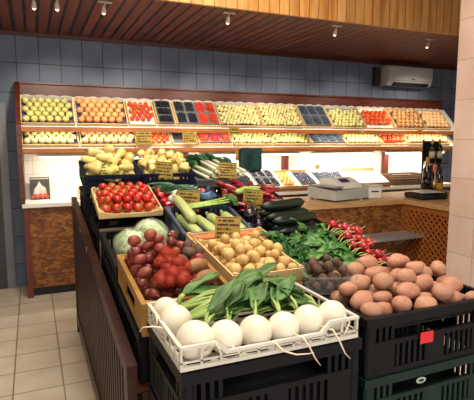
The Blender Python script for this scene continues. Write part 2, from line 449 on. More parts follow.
# ---------------------------------------------------------------- fruit shelf on the back wall
XL, XR = -.10, 5.62
cn = thing('counter_cabinet', 'long pressed-board cabinet under the fruit shelf along the tiled back wall', 'counter', T(XL, 4.97, 0))
def lx(a): return a-XL
m = MB(); m.box(.03, XR-XL, .03, .44, .09, .90); m.build('cabinet_body', 'osb', cn)
for a in (0., 1.35, 2.75, 4.15, XR-XL-.05):
    bx(a, a+.05, 0., .45, 0, .905).build('post', 'redwood', cn)
bx(.05, XR-XL-.05, .07, .42, 0, .09).build('plinth', 'dark', cn)
wt = tag(bx(XL-.01, XR, 4.94, 5.44, .907, .945).build('worktop', 'white_lam'), 'white laminate worktop on the cabinet along the back wall', 'worktop')

sh = thing('fruit_shelf', 'wide two-tier brown wooden fruit shelf with slanted trays on the back wall', 'shelf', T(0, 0, 0))
# slanted decks: upper rises from (4.97,1.66) at 49 degrees, lower from (4.97,1.46) at 40 degrees
AU, AL = rad(47), rad(38)
def slab(x0, x1, y, z, a, L, t, mb): return mb.box(x0, x1, 0, L, -t, 0, T(0, y, z) @ RX(a))
m = MB(); slab(XL+.02, XR, 4.975, 1.668, AU, .46, .012, m); m.build('upper_deck', 'paper', sh)
m = MB(); slab(XL+.02, XR, 4.975, 1.462, AL, .50, .012, m); m.build('lower_deck', 'paper', sh)
bx(XL+.02, XR, 4.945, 4.972, 1.640, 1.687).build('upper_board', 'orange_wood', sh)
bx(XL+.02, XR, 4.945, 4.972, 1.436, 1.478).build('lower_board', 'orange_wood', sh)
bx(XL+.02, XR, 4.972, 5.40, 1.425, 1.440).build('lower_shelf_panel', 'lightwood', sh)
bx(XL+.02, XR, 5.325, 5.345, 1.90, 2.125).build('top_fascia', 'brown', sh)
bx(XL+.02, XR, 5.30, 5.445, 2.125, 2.142).build('top_board', 'brown', sh)
m = MB(); m.box(XL-.025, XL+.018, 4.945, 5.445, .946, 1.70)
m.prism([(4.945, 1.70), (5.445, 1.70), (5.445, 2.142), (5.31, 2.142)], XL-.025, XL+.018, Matrix(((0, 0, 1, 0), (1, 0, 0, 0), (0, 1, 0, 0), (0, 0, 0, 1))))
m.build('side_panel', 'brown', sh)
for x in (1.62, 2.965, 4.60, 5.57):
    bx(x, x+.075, 5.345, 5.40, .946, 1.432).build('post', 'redwood', sh)
bx(XL+.02, XR, 5.415, 5.445, .946, 1.43).build('back_panel', 'white_tile', sh)
# fluorescent strips fixed under the two shelves
for (nm, x0, x1, y, z, lab) in (('a', 0.05, 1.5, 5.12, 1.385, 'fluorescent strip lamp under the shelf at its left end'),
                         ('b', 1.75, 3.05, 5.12, 1.385, 'fluorescent strip lamp under the shelf above the berry trays'),
                         ('c', 3.25, 4.2, 5.12, 1.385, 'fluorescent strip lamp under the shelf above the empty white tray'),
                         ('d', 4.4, 5.5, 5.12, 1.385, 'fluorescent strip lamp under the shelf above the wicker tray')):
    l = thing('strip_lamp', lab, 'lamp', T(x0, y, z))
    bx(0, x1-x0, -.03, .03, .012, .039).build('lamp_housing', 'lampwhite', l)
    MB().tube([(.02, 0, 0), (x1-x0-.02, 0, 0)], .012, 10).build('tube', 'tubeglow', l)

def scallop(x0, x1, L, h, t, mb, mtx):
    """upright paper strip with a wavy upper edge along local x"""
    n = max(8, int((x1-x0)/.012)); vs = []; fs = []
    k = max(2, round((x1-x0)/.125))
    for i in range(n+1):
        x = x0+(x1-x0)*i/n; zt = h+.016*abs(math.sin(PI*k*i/n))
        vs += [(x, L, 0), (x, L, zt), (x, L+t, zt), (x, L+t, 0)]
    for i in range(n):
        a = 4*i; b = a+4
        fs += [(a, b, b+1, a+1), (a+1, b+1, b+2, a+2), (a+2, b+2, b+3, a+3), (a+3, b+3, b, a)]
    fs += [(0, 1, 2, 3), (4*n+3, 4*n+2, 4*n+1, 4*n)]
    mb.add(vs, fs, mtx)
def shelf_tray(x0, x1, tier, label, L=None):
    a, z = (AU, 1.670) if tier == 0 else (AL, 1.464)
    L = L or (.365 if tier == 0 else .38)
    F = T(x0, 4.985, z+.012) @ RX(a) @ T(0, .022, .001); w = x1-x0-.012
    t = thing('fruit_tray', label, 'tray', F, 'paper-lined trays on the fruit shelf')
    bx(0, w, 0, L, 0, .006).build('base', 'paper' if 'tomato' in label or 'punnet' in label else 'insert', t)
    bx(0, w, 0, .008, .006, .032).build('front_wall', 'plywood', t)
    for xx in (0, w-.008): bx(xx, xx+.008, .008, L, .006, .05).build('side_wall', 'plywood', t)
    m = MB(); scallop(0, w, L-.006, .050, .003, m, None); m.build('paper_liner', 'paper', t)
    return F, w, L

# round fruit prototypes, unit radius scaled on placement
def fruit(name, m, squash=.92, dim=.18, stem=True, calyx=False, seg=16):
    def mk():
        o = bpy.data.objects.new(name, None); col.objects.link(o)
        pr = []
        n = 11
        for i in range(n+1):
            ph = PI*i/n; r = math.sin(ph); z = -math.cos(ph)*squash
            if i > n*.6: z -= dim*max(0, 1-r/.62)**1.3
            if i < n*.3: z += dim*.5*max(0, 1-r/.5)
            pr.append((max(r, .015), z))
        MB().lathe(pr, seg).build('flesh', m, o, True)
        if stem: MB().tube([(0, 0, squash-dim-.05), (.03, .02, squash+.02), (.1, .04, squash+.14)], [.05, .04, .05], 5).build('stem', 'stem', o)
        if calyx:
            b = MB()
            for k in range(5):
                b.leaf(.5, .17, T(0, 0, squash-dim+.06) @ RZ(k*1.257) @ RX(.25), droop=.4, fold=.1, wav=.1, seed=k, nx=2, ny=4, th=.02)
            b.build('calyx', 'calyx', o)
        return o
    return mk
def ball(name, m, r3=(1, 1, 1), seg=10, rings=7, namp=.0):
    def mk(): return MB().ell(r3, seg, rings, namp, 1.3, R.random()*9).build(name, m, None, True)
    return mk
P = dict(
    apple=Proto([fruit('apple', 'apple')]), apple_pale=Proto([fruit('apple', 'apple_pale')]), apple_red=Proto([fruit('apple', 'apple_red')]),
    peach=Proto([fruit('peach', 'peach', .95, .1)]), peach_pale=Proto([fruit('peach', 'peach_pale', .95, .1)]),
    tomato=Proto([fruit('tomato', 'tomato', .82, .12, False, True)]), tomato2=Proto([fruit('tomato', 'tomato2', .84, .12, False, True)]),
    plum=Proto([ball('yellow_plum', 'plum', (1, 1, 1.08))]), greenplum=Proto([ball('green_plum', 'greenplum', (1, 1, 1.1), 12, 8)]),
    apricot=Proto([ball('apricot', 'apricot', (1, 1, .95), 12, 8)]), )
def fill_tray(F, w, L, r, key, label, cat, group, y0=.012, y1=None, jit=.2, x0=0., x1=None, lift=.0, cap=999):
    """packed offset rows on the slope"""
    y1 = y1 or L-.012; x1 = x1 or w; cnt = 0
    aw = x1-x0-.022
    nx = round(aw/(2.05*r)-.5); r = aw/(nx+.5)/2.01; dx = 2.01*r; dy = 1.78*r
    ny = int((y1-y0-1.9*r)/dy)+1
    for j in range(ny):
        off = .011+(.5*dx if j % 2 else 0)
        for i in range(nx):
            if cnt >= cap: return
            x = x0+off+dx*(i+.5)+R.uniform(-jit, jit)*r*.3; y = y0+r+j*dy+R.uniform(-jit, jit)*r*.3
            x = min(max(x, x0+.010+r*1.0), x1-.010-r*1.0); yj = 0
            mt = F @ T(x, y, .007+r*1.05+R.uniform(0, lift)) @ (Euler((R.uniform(-.9, .9)+.5, R.uniform(-.9, .9), R.uniform(0, 6.28))).to_matrix().to_4x4()) @ S(r*R.uniform(.92, .98))
            P[key].put(mt, label, cat, group); cnt += 1

def punnet(F, x, y, w, d, berry, plab, blab, pg, bg, h=.045):
    o = thing('punnet', plab, 'punnet', F @ T(x, y, .008), pg)
    t = .003
    bx(0, w, 0, d, 0, t).build('base', 'punnet', o)
    m = MB(); m.box(0, w, 0, t, t, h); m.box(0, w, d-t, d, t, h); m.box(0, t, t, d-t, t, h); m.box(w-t, w, t, d-t, t, h)
    m.build('wall', 'punnet', o)
    # heap of berries nobody could count
    b = MB(); r = .011
    k = int((w-.008)/(2*r)); q = int((d-.008)/(2*r))
    for i in range(k):
        for j in range(q):
            u = (i+.5)/k*2-1; v = (j+.5)/q*2-1
            zz = .030+.026*(1-.5*u*u-.5*v*v)+R.uniform(-.004, .004)
            b.ell((r*1.1, r*1.1, r*1.1), 7, 5, mtx=T(.004+(i+.5)*(w-.008)/k+R.uniform(-.002, .002), .004+(j+.5)*(d-.008)/q, zz))
    b.box(.004, w-.004, .004, d-.004, t+.001, .028)
    so = b.build(berry[0], berry[1], None, True); so.matrix_world = F @ T(x, y, .008)
    tag(so, blab, berry[2], bg, 'stuff')
BLK = ('blackberries', 'darkberry', 'berries'); BLU = ('blueberries', 'blueberry', 'berries'); RED = ('red_berries', 'redberry', 'berries')

up = lambda a, b, s: shelf_tray(a, b, 0, s+' on the upper shelf tier')
lo = lambda a, b, s: shelf_tray(a, b, 1, s+' on the lower shelf tier')
F, w, L = up(-.08, .42, 'white paper-lined tray of yellow-green apples'); fill_tray(F, w, L, .036, 'apple', 'yellow-green apple in the left end tray of the upper shelf tier', 'apple', 'yellow-green apples')
F, w, L = up(.425, .94, 'white paper-lined tray of orange peaches'); fill_tray(F, w, L, .036, 'peach', 'orange peach in the second tray of the upper shelf tier', 'peach', 'orange peaches on the upper tier')
F, w, L = up(.945, 1.24, 'white paper-lined tray of red tomatoes'); fill_tray(F, w, L, .031, 'tomato2', 'small red tomato in the third tray of the upper shelf tier', 'tomato', 'tomatoes on the upper tier', y0=.06, lift=.01)
F, w, L = up(1.245, 1.45, 'white paper-lined tray with three blackberry punnets')
for j in range(3): punnet(F, .014, .02+j*.112, .165, .105, BLK, 'small punnet of dark blackberries in the narrow tray beside the tomatoes', 'heap of blackberries in a punnet in the narrow tray beside the tomatoes', 'narrow tray blackberry punnets', 'blackberries in the narrow tray')
F, w, L = up(1.455, 1.965, 'white paper-lined tray of black and red berry punnets')
for i in range(4):
    for j in range(2):
        dk = i < 2
        punnet(F, .012+i*.121, .015+j*.172, .108, .160, BLK if dk else RED, ('punnet of black berries' if dk else 'punnet of red berries')+' in the mixed berry tray of the upper tier',
               ('heap of black berries' if dk else 'heap of red berries')+' in a punnet of the mixed berry tray', 'dark punnets in the mixed tray' if dk else 'red punnets in the mixed tray', 'black berries in the mixed tray' if dk else 'red berries in the mixed tray')
F, w, L = up(1.97, 2.50, 'tray of small pale yellow plums beside the red berries'); fill_tray(F, w, L, .0205, 'plum', 'small pale yellow plum in the two middle trays of the upper tier', 'plum', 'yellow plums on the upper tier', y0=.02, lift=.014, jit=.75)
F, w, L = up(2.505, 3.05, 'tray of small pale yellow plums beside the blueberries'); fill_tray(F, w, L, .0205, 'plum', 'small pale yellow plum in the two middle trays of the upper tier', 'plum', 'yellow plums on the upper tier', y0=.02, lift=.014, jit=.75)
F, w, L = up(3.055, 3.46, 'white paper-lined tray of blueberry punnets')
for i in range(3):
    for j in range(2):
        punnet(F, .012+i*.126, .02+j*.170, .115, .158, BLU, 'punnet of blueberries in the upper shelf tier', 'heap of blueberries in a punnet on the upper shelf tier', 'upper blueberry punnets', 'blueberries on the upper tier')
F, w, L = up(3.465, 3.965, 'white paper-lined tray of green-yellow plums'); fill_tray(F, w, L, .027, 'greenplum', 'green-yellow plum on the upper shelf tier beside the blueberries', 'plum', 'green-yellow plums on the upper tier', lift=.01, jit=.6)
F, w, L = up(3.97, 4.46, 'white paper-lined tray of orange-red tomatoes under the air conditioner'); fill_tray(F, w, L, .033, 'tomato2', 'orange-red tomato on the upper shelf tier below the air conditioner', 'tomato', 'tomatoes below the air conditioner', y0=.05)
F, w, L = up(4.465, 4.975, 'white paper-lined tray of mixed red and yellow apples')
for j, key in enumerate(('apple_red', 'apple_pale')): pass
fill_tray(F, w, L, .036, 'apple_red', 'red-blushed yellow apple on the upper tier near the pink pillar', 'apple', 'blushed apples on the upper tier')
F, w, L = up(4.98, 5.46, 'white paper-lined end tray of peaches by the pink pillar'); fill_tray(F, w, L, .034, 'peach_pale', 'pale peach in the end tray of the upper tier by the pink pillar', 'peach', 'pale peaches in the upper end tray')

F, w, L = lo(-.08, .45, 'paper-lined tray of pale yellow apples'); fill_tray(F, w, L, .034, 'apple_pale', 'pale yellow apple in the left end tray of the lower shelf tier', 'apple', 'pale yellow apples')
F, w, L = lo(.455, 1.03, 'paper-lined tray of pale orange peaches'); fill_tray(F, w, L, .034, 'peach_pale', 'pale orange peach in the second tray of the lower shelf tier', 'peach', 'pale peaches on the lower tier')
F, w, L = lo(1.035, 1.40, 'paper-lined tray of tomatoes'); fill_tray(F, w, L, .031, 'tomato2', 'red tomato on the lower shelf tier behind the yellow peppers', 'tomato', 'tomatoes on the lower tier')
F, w, L = lo(1.405, 1.70, 'paper-lined tray of blackberry punnets')
for i in range(2): punnet(F, .012+i*.136, .05, .122, .18, BLK, 'punnet of blackberries on the lower shelf tier behind the leeks', 'heap of blackberries in a punnet on the lower shelf tier', 'lower blackberry punnets', 'blackberries on the lower tier')
F, w, L = lo(1.705, 2.12, 'paper-lined tray of red berry punnets')
for i in range(3):
    for j in range(2): punnet(F, .012+i*.129, .02+j*.175, .118, .160, RED, 'punnet of red berries on the lower shelf tier', 'heap of red berries in a punnet on the lower shelf tier', 'lower red punnets', 'red berries on the lower tier')
for a, b, s in ((2.125, 2.64, 'paper-lined tray of pale green-yellow plums beside the red berries'), (2.645, 3.16, 'paper-lined tray of pale green-yellow plums beside the blueberries')):
    F, w, L = lo(a, b, s); fill_tray(F, w, L, .024, 'greenplum', 'pale green-yellow plum in the two middle trays of the lower tier', 'plum', 'plums on the lower tier', y1=.30, lift=.012, jit=.7)
F, w, L = lo(3.165, 3.68, 'paper-lined tray of blueberry punnets')
for i in range(4):
    for j in range(2): punnet(F, .012+i*.122, .02+j*.175, .112, .160, BLU, 'punnet of blueberries on the lower shelf tier', 'heap of blueberries in a punnet on the lower shelf tier', 'lower blueberry punnets', 'blueberries on the lower tier')
F, w, L = lo(3.685, 4.25, 'paper-lined tray of small green-yellow apples'); fill_tray(F, w, L, .031, 'apple_pale', 'small green-yellow apple on the lower tier beside the blueberries', 'apple', 'green-yellow apples on the lower tier', y1=.33)
F, w, L = lo(4.255, 4.69, 'paper-lined tray of orange-red tomatoes'); fill_tray(F, w, L, .033, 'tomato2', 'orange-red tomato on the lower tier above the wicker tray', 'tomato', 'tomatoes above the wicker tray')
F, w, L = lo(4.695, 5.46, 'paper-lined end tray of pale peaches'); fill_tray(F, w, L, .034, 'peach_pale', 'pale peach in the end tray of the lower tier by the pink pillar', 'peach', 'pale peaches in the lower end tray')

# ---------------------------------------------------------------- price cards
def price_card(name, w, h, mtx, label, m='tag', rows=4, big=True, stick=False, hook=False):
    t = thing(name, label, 'price card', mtx, 'handwritten price cards')
    MB().bevbox(-w/2, w/2, -.0015, .0015, 0, h, .0012).build('card', m, t)
    s = MB(); rh = h*.82/rows
    for r_ in range(rows):
        zc = h*.92-rh*(r_+.5); x = -w*.42; end = w*(.42 if r_ in (1, rows-1) else R.uniform(.08, .36))
        lh = rh*.30; th = max(.0018, h*.017)
        pts = []
        while x < end:
            st = w*R.uniform(.03, .05)
            k = R.random()
            if k < .16: x += st*1.1; pts.append(None); continue
            hh = lh*(1.6 if k > .8 else 1.)
            pts += [(x, zc-lh), (x+st*.25, zc+hh*R.uniform(.5, 1.)), (x+st*.6, zc-lh*R.uniform(.2, 1.)), (x+st*.8, zc+lh*R.uniform(-.2, .8))]
            x += st
        for a, b in zip(pts, pts[1:]):
            if a is None or b is None: continue
            d = Vector((b[0]-a[0], 0, b[1]-a[1])); l_ = d.length
            if l_ < 1e-5: continue
            ang = math.atan2(d.z, d.x)
            s.box(0, l_, -.0022, -.0016, -th/2, th/2, T(a[0], 0, a[1]) @ RY(-ang))
    s.box(-w*.47, w*.47, -.0021, -.0016, h*.955, h*.985)
    s.build('handwriting', 'ink', t)
    if stick: bx(-.004, .004, .0015, .005, -stick, h*.5).build('stick', 'plywood', t)
    if hook: MB().tube([(0, .003, h*.9), (0, .006, h+.012), (0, .016, h+.02)], .0025, 6).build('clip', 'steel', t)
    return t

# ---------------------------------------------------------------- air conditioner and lamps
ac = thing('air_conditioner', 'white wall-mounted air conditioner high on the blue-grey tiles', 'air conditioner', T(4.53, 5.448, 2.315))
prof = [(0, 0), (-.16, .0), (-.20, .045), (-.215, .12), (-.215, .24), (-.20, .262), (0, .268)]
m = MB(); m.prism(prof, 0, .78, Matrix(((0, 0, 1, 0), (1, 0, 0, 0), (0, 1, 0, 0), (0, 0, 0, 1)))); m.build('body', 'ac', ac)
bx(.09, .71, -.212, -.150, -.004, .040).build('air_slot', 'dark', ac)
m = MB(); m.box(.10, .70, -.03, .0, -.004, .004, T(0, -.175, .018) @ RX(.55)); m.build('louvre', 'darkgrey', ac)
bx(.40, .46, -.2165, -.2148, .085, .098).build('maker_mark', 'darkgrey', ac)
bx(-.0, .78, -.2165, -.2148, .064, .067).build('panel_seam', 'darkgrey', ac)
bx(.2, .68, -.02, .0015, .05, .2).build('mount_plate', 'darkgrey', ac)
bx(-.11, -.02, -.06, 0, .0, .25).build('pipe_cover', 'doordark', ac)

LAMPS = [((1.63, 3.93), 'small spot lamp on the plank ceiling above the red berry punnets'),
         ((2.76, 3.95), 'small spot lamp on the plank ceiling above the yellow plum trays'),
         ((4.04, 4.05), 'small spot lamp on the plank ceiling near the air conditioner'),
         ((.08, 4.10), 'small spot lamp at the ceiling, leftmost of the row'),
         ((.246, 4.06), 'small spot lamp at the ceiling, second of the row from the left'),
         ((.595, 4.03), 'small spot lamp at the ceiling, third of the row from the left')]
for (lxy, lab) in LAMPS:
    t = thing('ceiling_spot_lamp', lab, 'lamp', T(lxy[0], lxy[1], 2.652) @ S(.72), 'spot lamps on the plank ceiling')
    bx(-.075, .075, -.02, .02, -.012, 0).build('mounting_plate', 'lampwhite', t)
    MB().tube([(0, 0, -.012), (-.01, .004, -.04)], .007, 8).build('stem', 'lampwhite', t)
    MB().lathe([(.012, 0), (.022, -.02), (.028, -.055), (.026, -.075)], 14, T(-.012, .005, -.04) @ RX(.35)).build('shade', 'lampwhite', t, True)
    MB().ell((.021, .021, .021), 12, 8, mtx=T(-.012, .005, -.04) @ RX(.35) @ T(0, 0, -.078)).build('bulb', 'bulb', t, True)

# ---------------------------------------------------------------- crates
def bars(mb, L, h, t, mtx, rows, rib, ribw, solid=()):
    """one crate wall in local x (length) z (height), thickness t in y: frame bands, ribs between"""
    for (z0, z1) in rows['bands']: mb.box(0, L, 0, t, z0*h, z1*h, mtx)
    for (z0, z1, op) in rows['ribs']:
        n = max(3, int(L/rib))
        for i in range(n+1):
            x = i*(L-ribw)/n; c = (x+ribw/2)/L
            if op and op[0] < c < op[1] : continue
            mb.box(x, x+ribw, t*.15, t*.85, z0*h, z1*h, mtx)
    for (x0, x1, z0, z1) in solid: mb.box(x0*L, x1*L, t*.1, t*.75, z0*h, z1*h, mtx)
ROWS = {'bands': [(0, .10), (.50, .58)], 'ribs': [(.10, .50, None), (.58, .84, (.2, .8))]}
ROWS_LOW = {'bands': [(0, .16)], 'ribs': [(.16, .80, (.30, .70))]}
ROWS_WHITE = {'bands': [(0, .13), (.42, .50)], 'ribs': [(.13, .42, None), (.50, .90, None)]}
def plastic_crate(name, w, d, h, m, mtx, label, group=None, rows=ROWS, rib=.026, ribw=.013, base_z=.004, low=False, t=.014, solid=((.03, .2, .10, .5), (.44, .56, .10, .5), (.80, .97, .10, .5))):
    o = thing(name, label, 'crate', mtx, group)
    bx(t, w-t, t, d-t, base_z, base_z+.006).build('base', m, o)
    def wall(nm, L, mt):
        b = MB(); bars(b, L, h, t, mt, rows, rib, ribw, solid); b.build(nm, m, o)
    wall('front_wall', w, None); wall('back_wall', w, T(0, d-t, 0))
    wall('side_wall', d-2*t, T(t, t, 0) @ RZ(PI/2)); wall('side_wall', d-2*t, T(w, t, 0) @ RZ(PI/2))
    r = MB(); k = .006; z0 = h*.84 if rows is ROWS else h*(.80 if rows is ROWS_LOW else .90)
    zf = z0
    for (a, b_, c, e) in ((-k, w+k, -k, t), (-k, w+k, d-t, d+k), (-k, t, t, d-t), (w-t, w+k, t, d-t)): r.box(a, b_, c, e, z0, h)
    for (a, c) in ((0, 0), (w-.03, 0), (0, d-.03), (w-.03, d-.03)): r.bevbox(a-.002, a+.032, c-.002, c+.032, 0.001, h-.001, .008)
    r.build('rim', m, o)
    return o
def wood_box(name, w, d, h, mtx, label, m='plywood', base_z=.005, scoop=False):
    o = thing(name, label, 'crate', mtx)
    t = .007
    bx(0, w, 0, d, 0, base_z).build('base', m, o)
    for yy in (0, d-t):
        b = MB()
        if scoop and yy == 0:
            n = 14; pts = [(0, base_z), (w, base_z), (w, h)]
            for i in range(n+1):
                u = 1-(i/n); q = min(1, max(0, (abs(u-.5)-.30)/.12)); pts.append((w*u, h*(.66+.34*q)))
            b.prism(pts+[(0, h)] if pts[-1] != (0, h) else pts, yy-t, yy, Matrix(((1, 0, 0, 0), (0, 0, -1, 0), (0, 1, 0, 0), (0, 0, 0, 1))))
        else:
            b.box(t, w-t, yy, yy+t, base_z, h*.46); b.box(t, w-t, yy, yy+t, h*.56, h)
        b.build('end_slat' if yy else 'front_slat', m, o)
    for xx in (0, w-t):
        b = MB(); b.box(xx, xx+t, t, d-t, base_z, h*.46); b.box(xx, xx+t, t, d-t, h*.56, h); b.build('side_slat', m, o)
    for (a, c, sx, sy) in ((t, t, 1, 1), (w-t, t, -1, 1), (t, d-t, 1, -1), (w-t, d-t, -1, -1)):
        MB().prism([(a, c), (a+sx*.022, c), (a, c+sy*.022)][::(1 if sx*sy > 0 else -1)], base_z, h+.008).build('corner_post', m, o)
    return o

# ---------------------------------------------------------------- the stand
SL = math.atan(.12)
deck = lambda y: .66+.12*(y-1.6)
SX0, SX1, SY0, SY1 = .275, 1.78, 1.62, 3.96
st = thing('produce_stand', 'dark wooden sloping market stand with slatted side carrying the vegetable crates', 'stand', T(SX0, SY0, 0))
sy = SY1-SY0; sw = SX1-SX0
m = MB(); m.box(.032, sw-.032, 0.0, sy/math.cos(SL), -.02, 0, T(0, 0, deck(SY0)) @ RX(SL)); m.build('deck_board', 'brown', st)
rz = lambda y: .757+.150*y            # rail height from the front end
for x in (0, sw-.03):
    m = MB(); a = math.atan(.15)
    m.box(x-.004, x+.034, -.01, sy/math.cos(a), -.055, 0, T(0, 0, rz(0)) @ RX(a)); m.build('side_rail', 'standwood', st)
    m = MB(); n = 34
    for i in range(n):
        y = .045+i*(sy-.10)/n; zt = rz(y)-.058
        m.box(x+.008, x+.022, y, y+.030, .14, zt)
    m.build('slatted_panel', 'standwood', st)
    bx(x+.001, x+.029, .05, sy-.05, .08, .14).build('bottom_rail', 'standwood', st)
    bx(x+.016 if x < .1 else x+.003, x+.027 if x < .1 else x+.007, .05, sy-.05, .14, .60).build('backing_board', 'doordark', st)
    for y in (0, sy-.06): bx(x-.002, x+.032, y, y+.055, 0, rz(y)-.05).build('leg', 'standwood', st)
m = MB(); m.box(.05, sw-.032, .0, .022, .12, deck(SY0)-.022); m.build('front_panel', 'standwood', st)
m = MB(); m.box(.034, sw-.034, -.012, .034, rz(0)-.062, rz(0)-.022) if False else None
bx(.05, sw-.032, sy-.03, sy-.008, .12, deck(SY1)-.05).build('back_panel', 'standwood', st)
# little hinge plates on the side
for y in (1.25, 1.62): bx(-.006, -.003, y, y+.03, rz(y)-.05, rz(y)-.02).build('metal_bracket', 'steel', st)

def C(x, y, z, tilt): return T(x, y, z) @ RX(tilt)
# front stack on the floor: black crates and the white turnip crate
zc = .2325
for i, lab in enumerate(('black vented crate at the bottom of the stack under the turnips', 'black vented crate, second from the floor in the stack under the turnips',
                         'black vented crate, third from the floor under the turnips', 'black vented plastic crate directly under the white turnip crate')):
    plastic_crate('plastic_crate', .585, .40, zc-.003, 'blackp', T(.345, 1.165, i*zc), lab, 'black plastic crates', base_z=.004)
WC = T(.335, 1.154, .9360)
def white_crate(w, d, h, mtx, label):
    o = thing('plastic_crate', label, 'crate', mtx); t = .007; mm = 'whitep'
    m = MB()
    for i in range(9): m.box(t, w-t, t+(d-2*t-.02)*i/8, t+(d-2*t-.02)*i/8+.02, .0015, .004)
    for i in range(7): m.box(t+(w-2*t-.02)*i/6, t+(w-2*t-.02)*i/6+.02, t, d-t, .0, .003)
    m.build('base', mm, o)
    lowz = h*.56; cx = .105
    for nm, yy in (('front_wall', 0), ('back_wall', d-t)):
        b = MB(); b.box(0, w, yy, yy+t, 0, h*.16); b.box(0, w, yy+.001, yy+t-.001, h*.30, h*.36)
        q = [(0, h*.88), (0, h), (cx, h), (cx+.035, lowz), (w-cx-.035, lowz), (w-cx, h), (w, h), (w, h*.88), (w-cx+.006, h*.88), (w-cx-.026, lowz-.009), (cx+.026, lowz-.009), (cx-.006, h*.88)]
        b.prism(q[:6]+q[6:], yy-t-.002, yy+.001, Matrix(((1, 0, 0, 0), (0, 0, -1, 0), (0, 1, 0, 0), (0, 0, 0, 1)))) if False else None
        P2 = Matrix(((1, 0, 0, 0), (0, 0, -1, yy+t), (0, 1, 0, 0), (0, 0, 0, 1)))
        for a in ([q[0], q[1], q[2], q[11]], [q[11], q[2], q[3], q[10]], [q[10], q[3], q[4], q[9]], [q[9], q[4], q[5], q[8]], [q[8], q[5], q[6], q[7]]): b.prism(a[::-1], -.001, t+.003, P2)
        n = 10
        for i in range(n+1):
            x = (w-.007)*i/n; c = x+.0035; zt = h*.9 if c < cx or c > w-cx else lowz-.004
            b.box(x, x+.007, yy+.001, yy+t-.001, h*.14, zt)
        b.build(nm, mm, o)
    for xx in (0, w-t):
        b = MB(); b.box(xx, xx+t, t, d-t, 0, h*.16); b.box(xx+.001, xx+t-.001, t, d-t, h*.30, h*.36); b.box(xx-.003, xx+t+.001, t, d-t, h*.88, h)
        for i in range(8): y = t+(d-2*t-.007)*i/7; b.box(xx+.001, xx+t-.001, y, y+.007, h*.14, h*.9)
        b.build('side_wall', mm, o)
    return o
white_crate(.580, .385, .070, WC, 'low white plastic crate full of round white turnips at the front of the stand')
GH = .1925
for i, lab in enumerate(('dark green plastic crate at the bottom of the stack under the potatoes', 'dark green plastic crate, second from the floor under the potatoes',
                         'dark green plastic crate, third from the floor under the potatoes', 'dark green plastic crate with an oval label, directly under the black potato crate')):
    plastic_crate('plastic_crate', .60, .40, GH-.003, 'greenp', T(.972, 1.180, i*GH), lab, 'green plastic crates')
PC = T(.972, 1.180, 4*GH)
pc = plastic_crate('plastic_crate', .60, .40, .205, 'blackp', PC, 'black vented plastic crate heaped with pinkish potatoes', None, base_z=.150)
bx(.222, .280, -.0085, -.0062, .086, .126).build('red_label', 'red_label', pc)['label'] = 'small red rectangular paper label'
gt = [o for o in bpy.data.objects if o.get('label', '').startswith('dark green plastic crate with an oval')][0]
m = MB(); m.lathe([(.018, 0), (.018, .002)], 20, T(.235, -.0062, .145) @ RX(PI/2) @ Matrix.Diagonal((1.2, .6, 1, 1)).to_4x4()); m.build('oval_label', 'pale_mark', gt)
m = MB(); m.lathe([(.010, 0), (.010, .0008)], 16, T(.235, -.0083, .145) @ RX(PI/2) @ Matrix.Diagonal((1.2, .5, 1, 1)).to_4x4()); m.build('label_mark', 'greenp', gt)

# row two: black crates on the deck, boxes on them
Y2 = 1.66
for (x, w, lab) in ((.322, .36, 'black crate under the yellow onion crate on the stand'), (.690, .33, 'black crate under the pale potato box on the stand'), (1.03, .60, 'black crate under the radishes on the stand')):
    plastic_crate('plastic_crate', w-.014, .43, .195 if x < 1 else .170, 'blackp', C(x, Y2-.02, deck(Y2-.02)+.004, SL), lab, 'black crates on the stand deck')
YC = C(.325, 1.580, .868, SL)
plastic_crate('plastic_crate', .345, .50, .128, 'yellowp', YC, 'yellow plastic crate of red onions and red potatoes beside the turnips', None, ROWS_LOW, .03, .02, base_z=.05, t=.012, solid=())
DB = C(.700, 1.665, .905, SL)
wood_box('wooden_crate', .325, .455, .120, DB, 'pale wooden crate of small yellow potatoes in the middle of the stand', base_z=.03)
RB = C(1.050, 1.63, .862, SL)
plastic_crate('plastic_crate', .56, .55, .10, 'blackp', RB, 'low black plastic crate holding radish bunches and leafy greens', None, ROWS_LOW, .03, .02, base_z=.04, t=.012, solid=())
# row three
Y3 = 2.13
CAB = C(.322, 2.105, .738, SL)
plastic_crate('plastic_crate', .365, .53, .262, 'blackp', CAB, 'deep black plastic crate with two wrapped cabbages', 'black crates on the stand deck', base_z=.16)
plastic_crate('plastic_crate', .42, .52, .195, 'blackp', C(.705, 2.21, deck(2.21)+.004, SL), 'black crate under the courgette crate on the stand', 'black crates on the stand deck')
plastic_crate('plastic_crate', .56, .42, .20, 'blackp', C(1.135, 2.30, deck(2.30)+.004, SL), 'black crate under the cucumber crate on the stand', 'black crates on the stand deck')
COU = C(.705, 2.335, .972, rad(14))
plastic_crate('plastic_crate', .385, .385, .105, 'slatep', COU, 'slate blue plastic crate of pale green courgettes', None, ROWS_LOW, .03, .02, base_z=.02, t=.012, solid=())
CUC = C(1.105, 2.325, .955, rad(12))
plastic_crate('plastic_crate', .50, .375, .085, 'blackp', CUC, 'low black plastic crate of cucumbers and aubergines', None, ROWS_LOW, .03, .02, base_z=.02, t=.012, solid=())
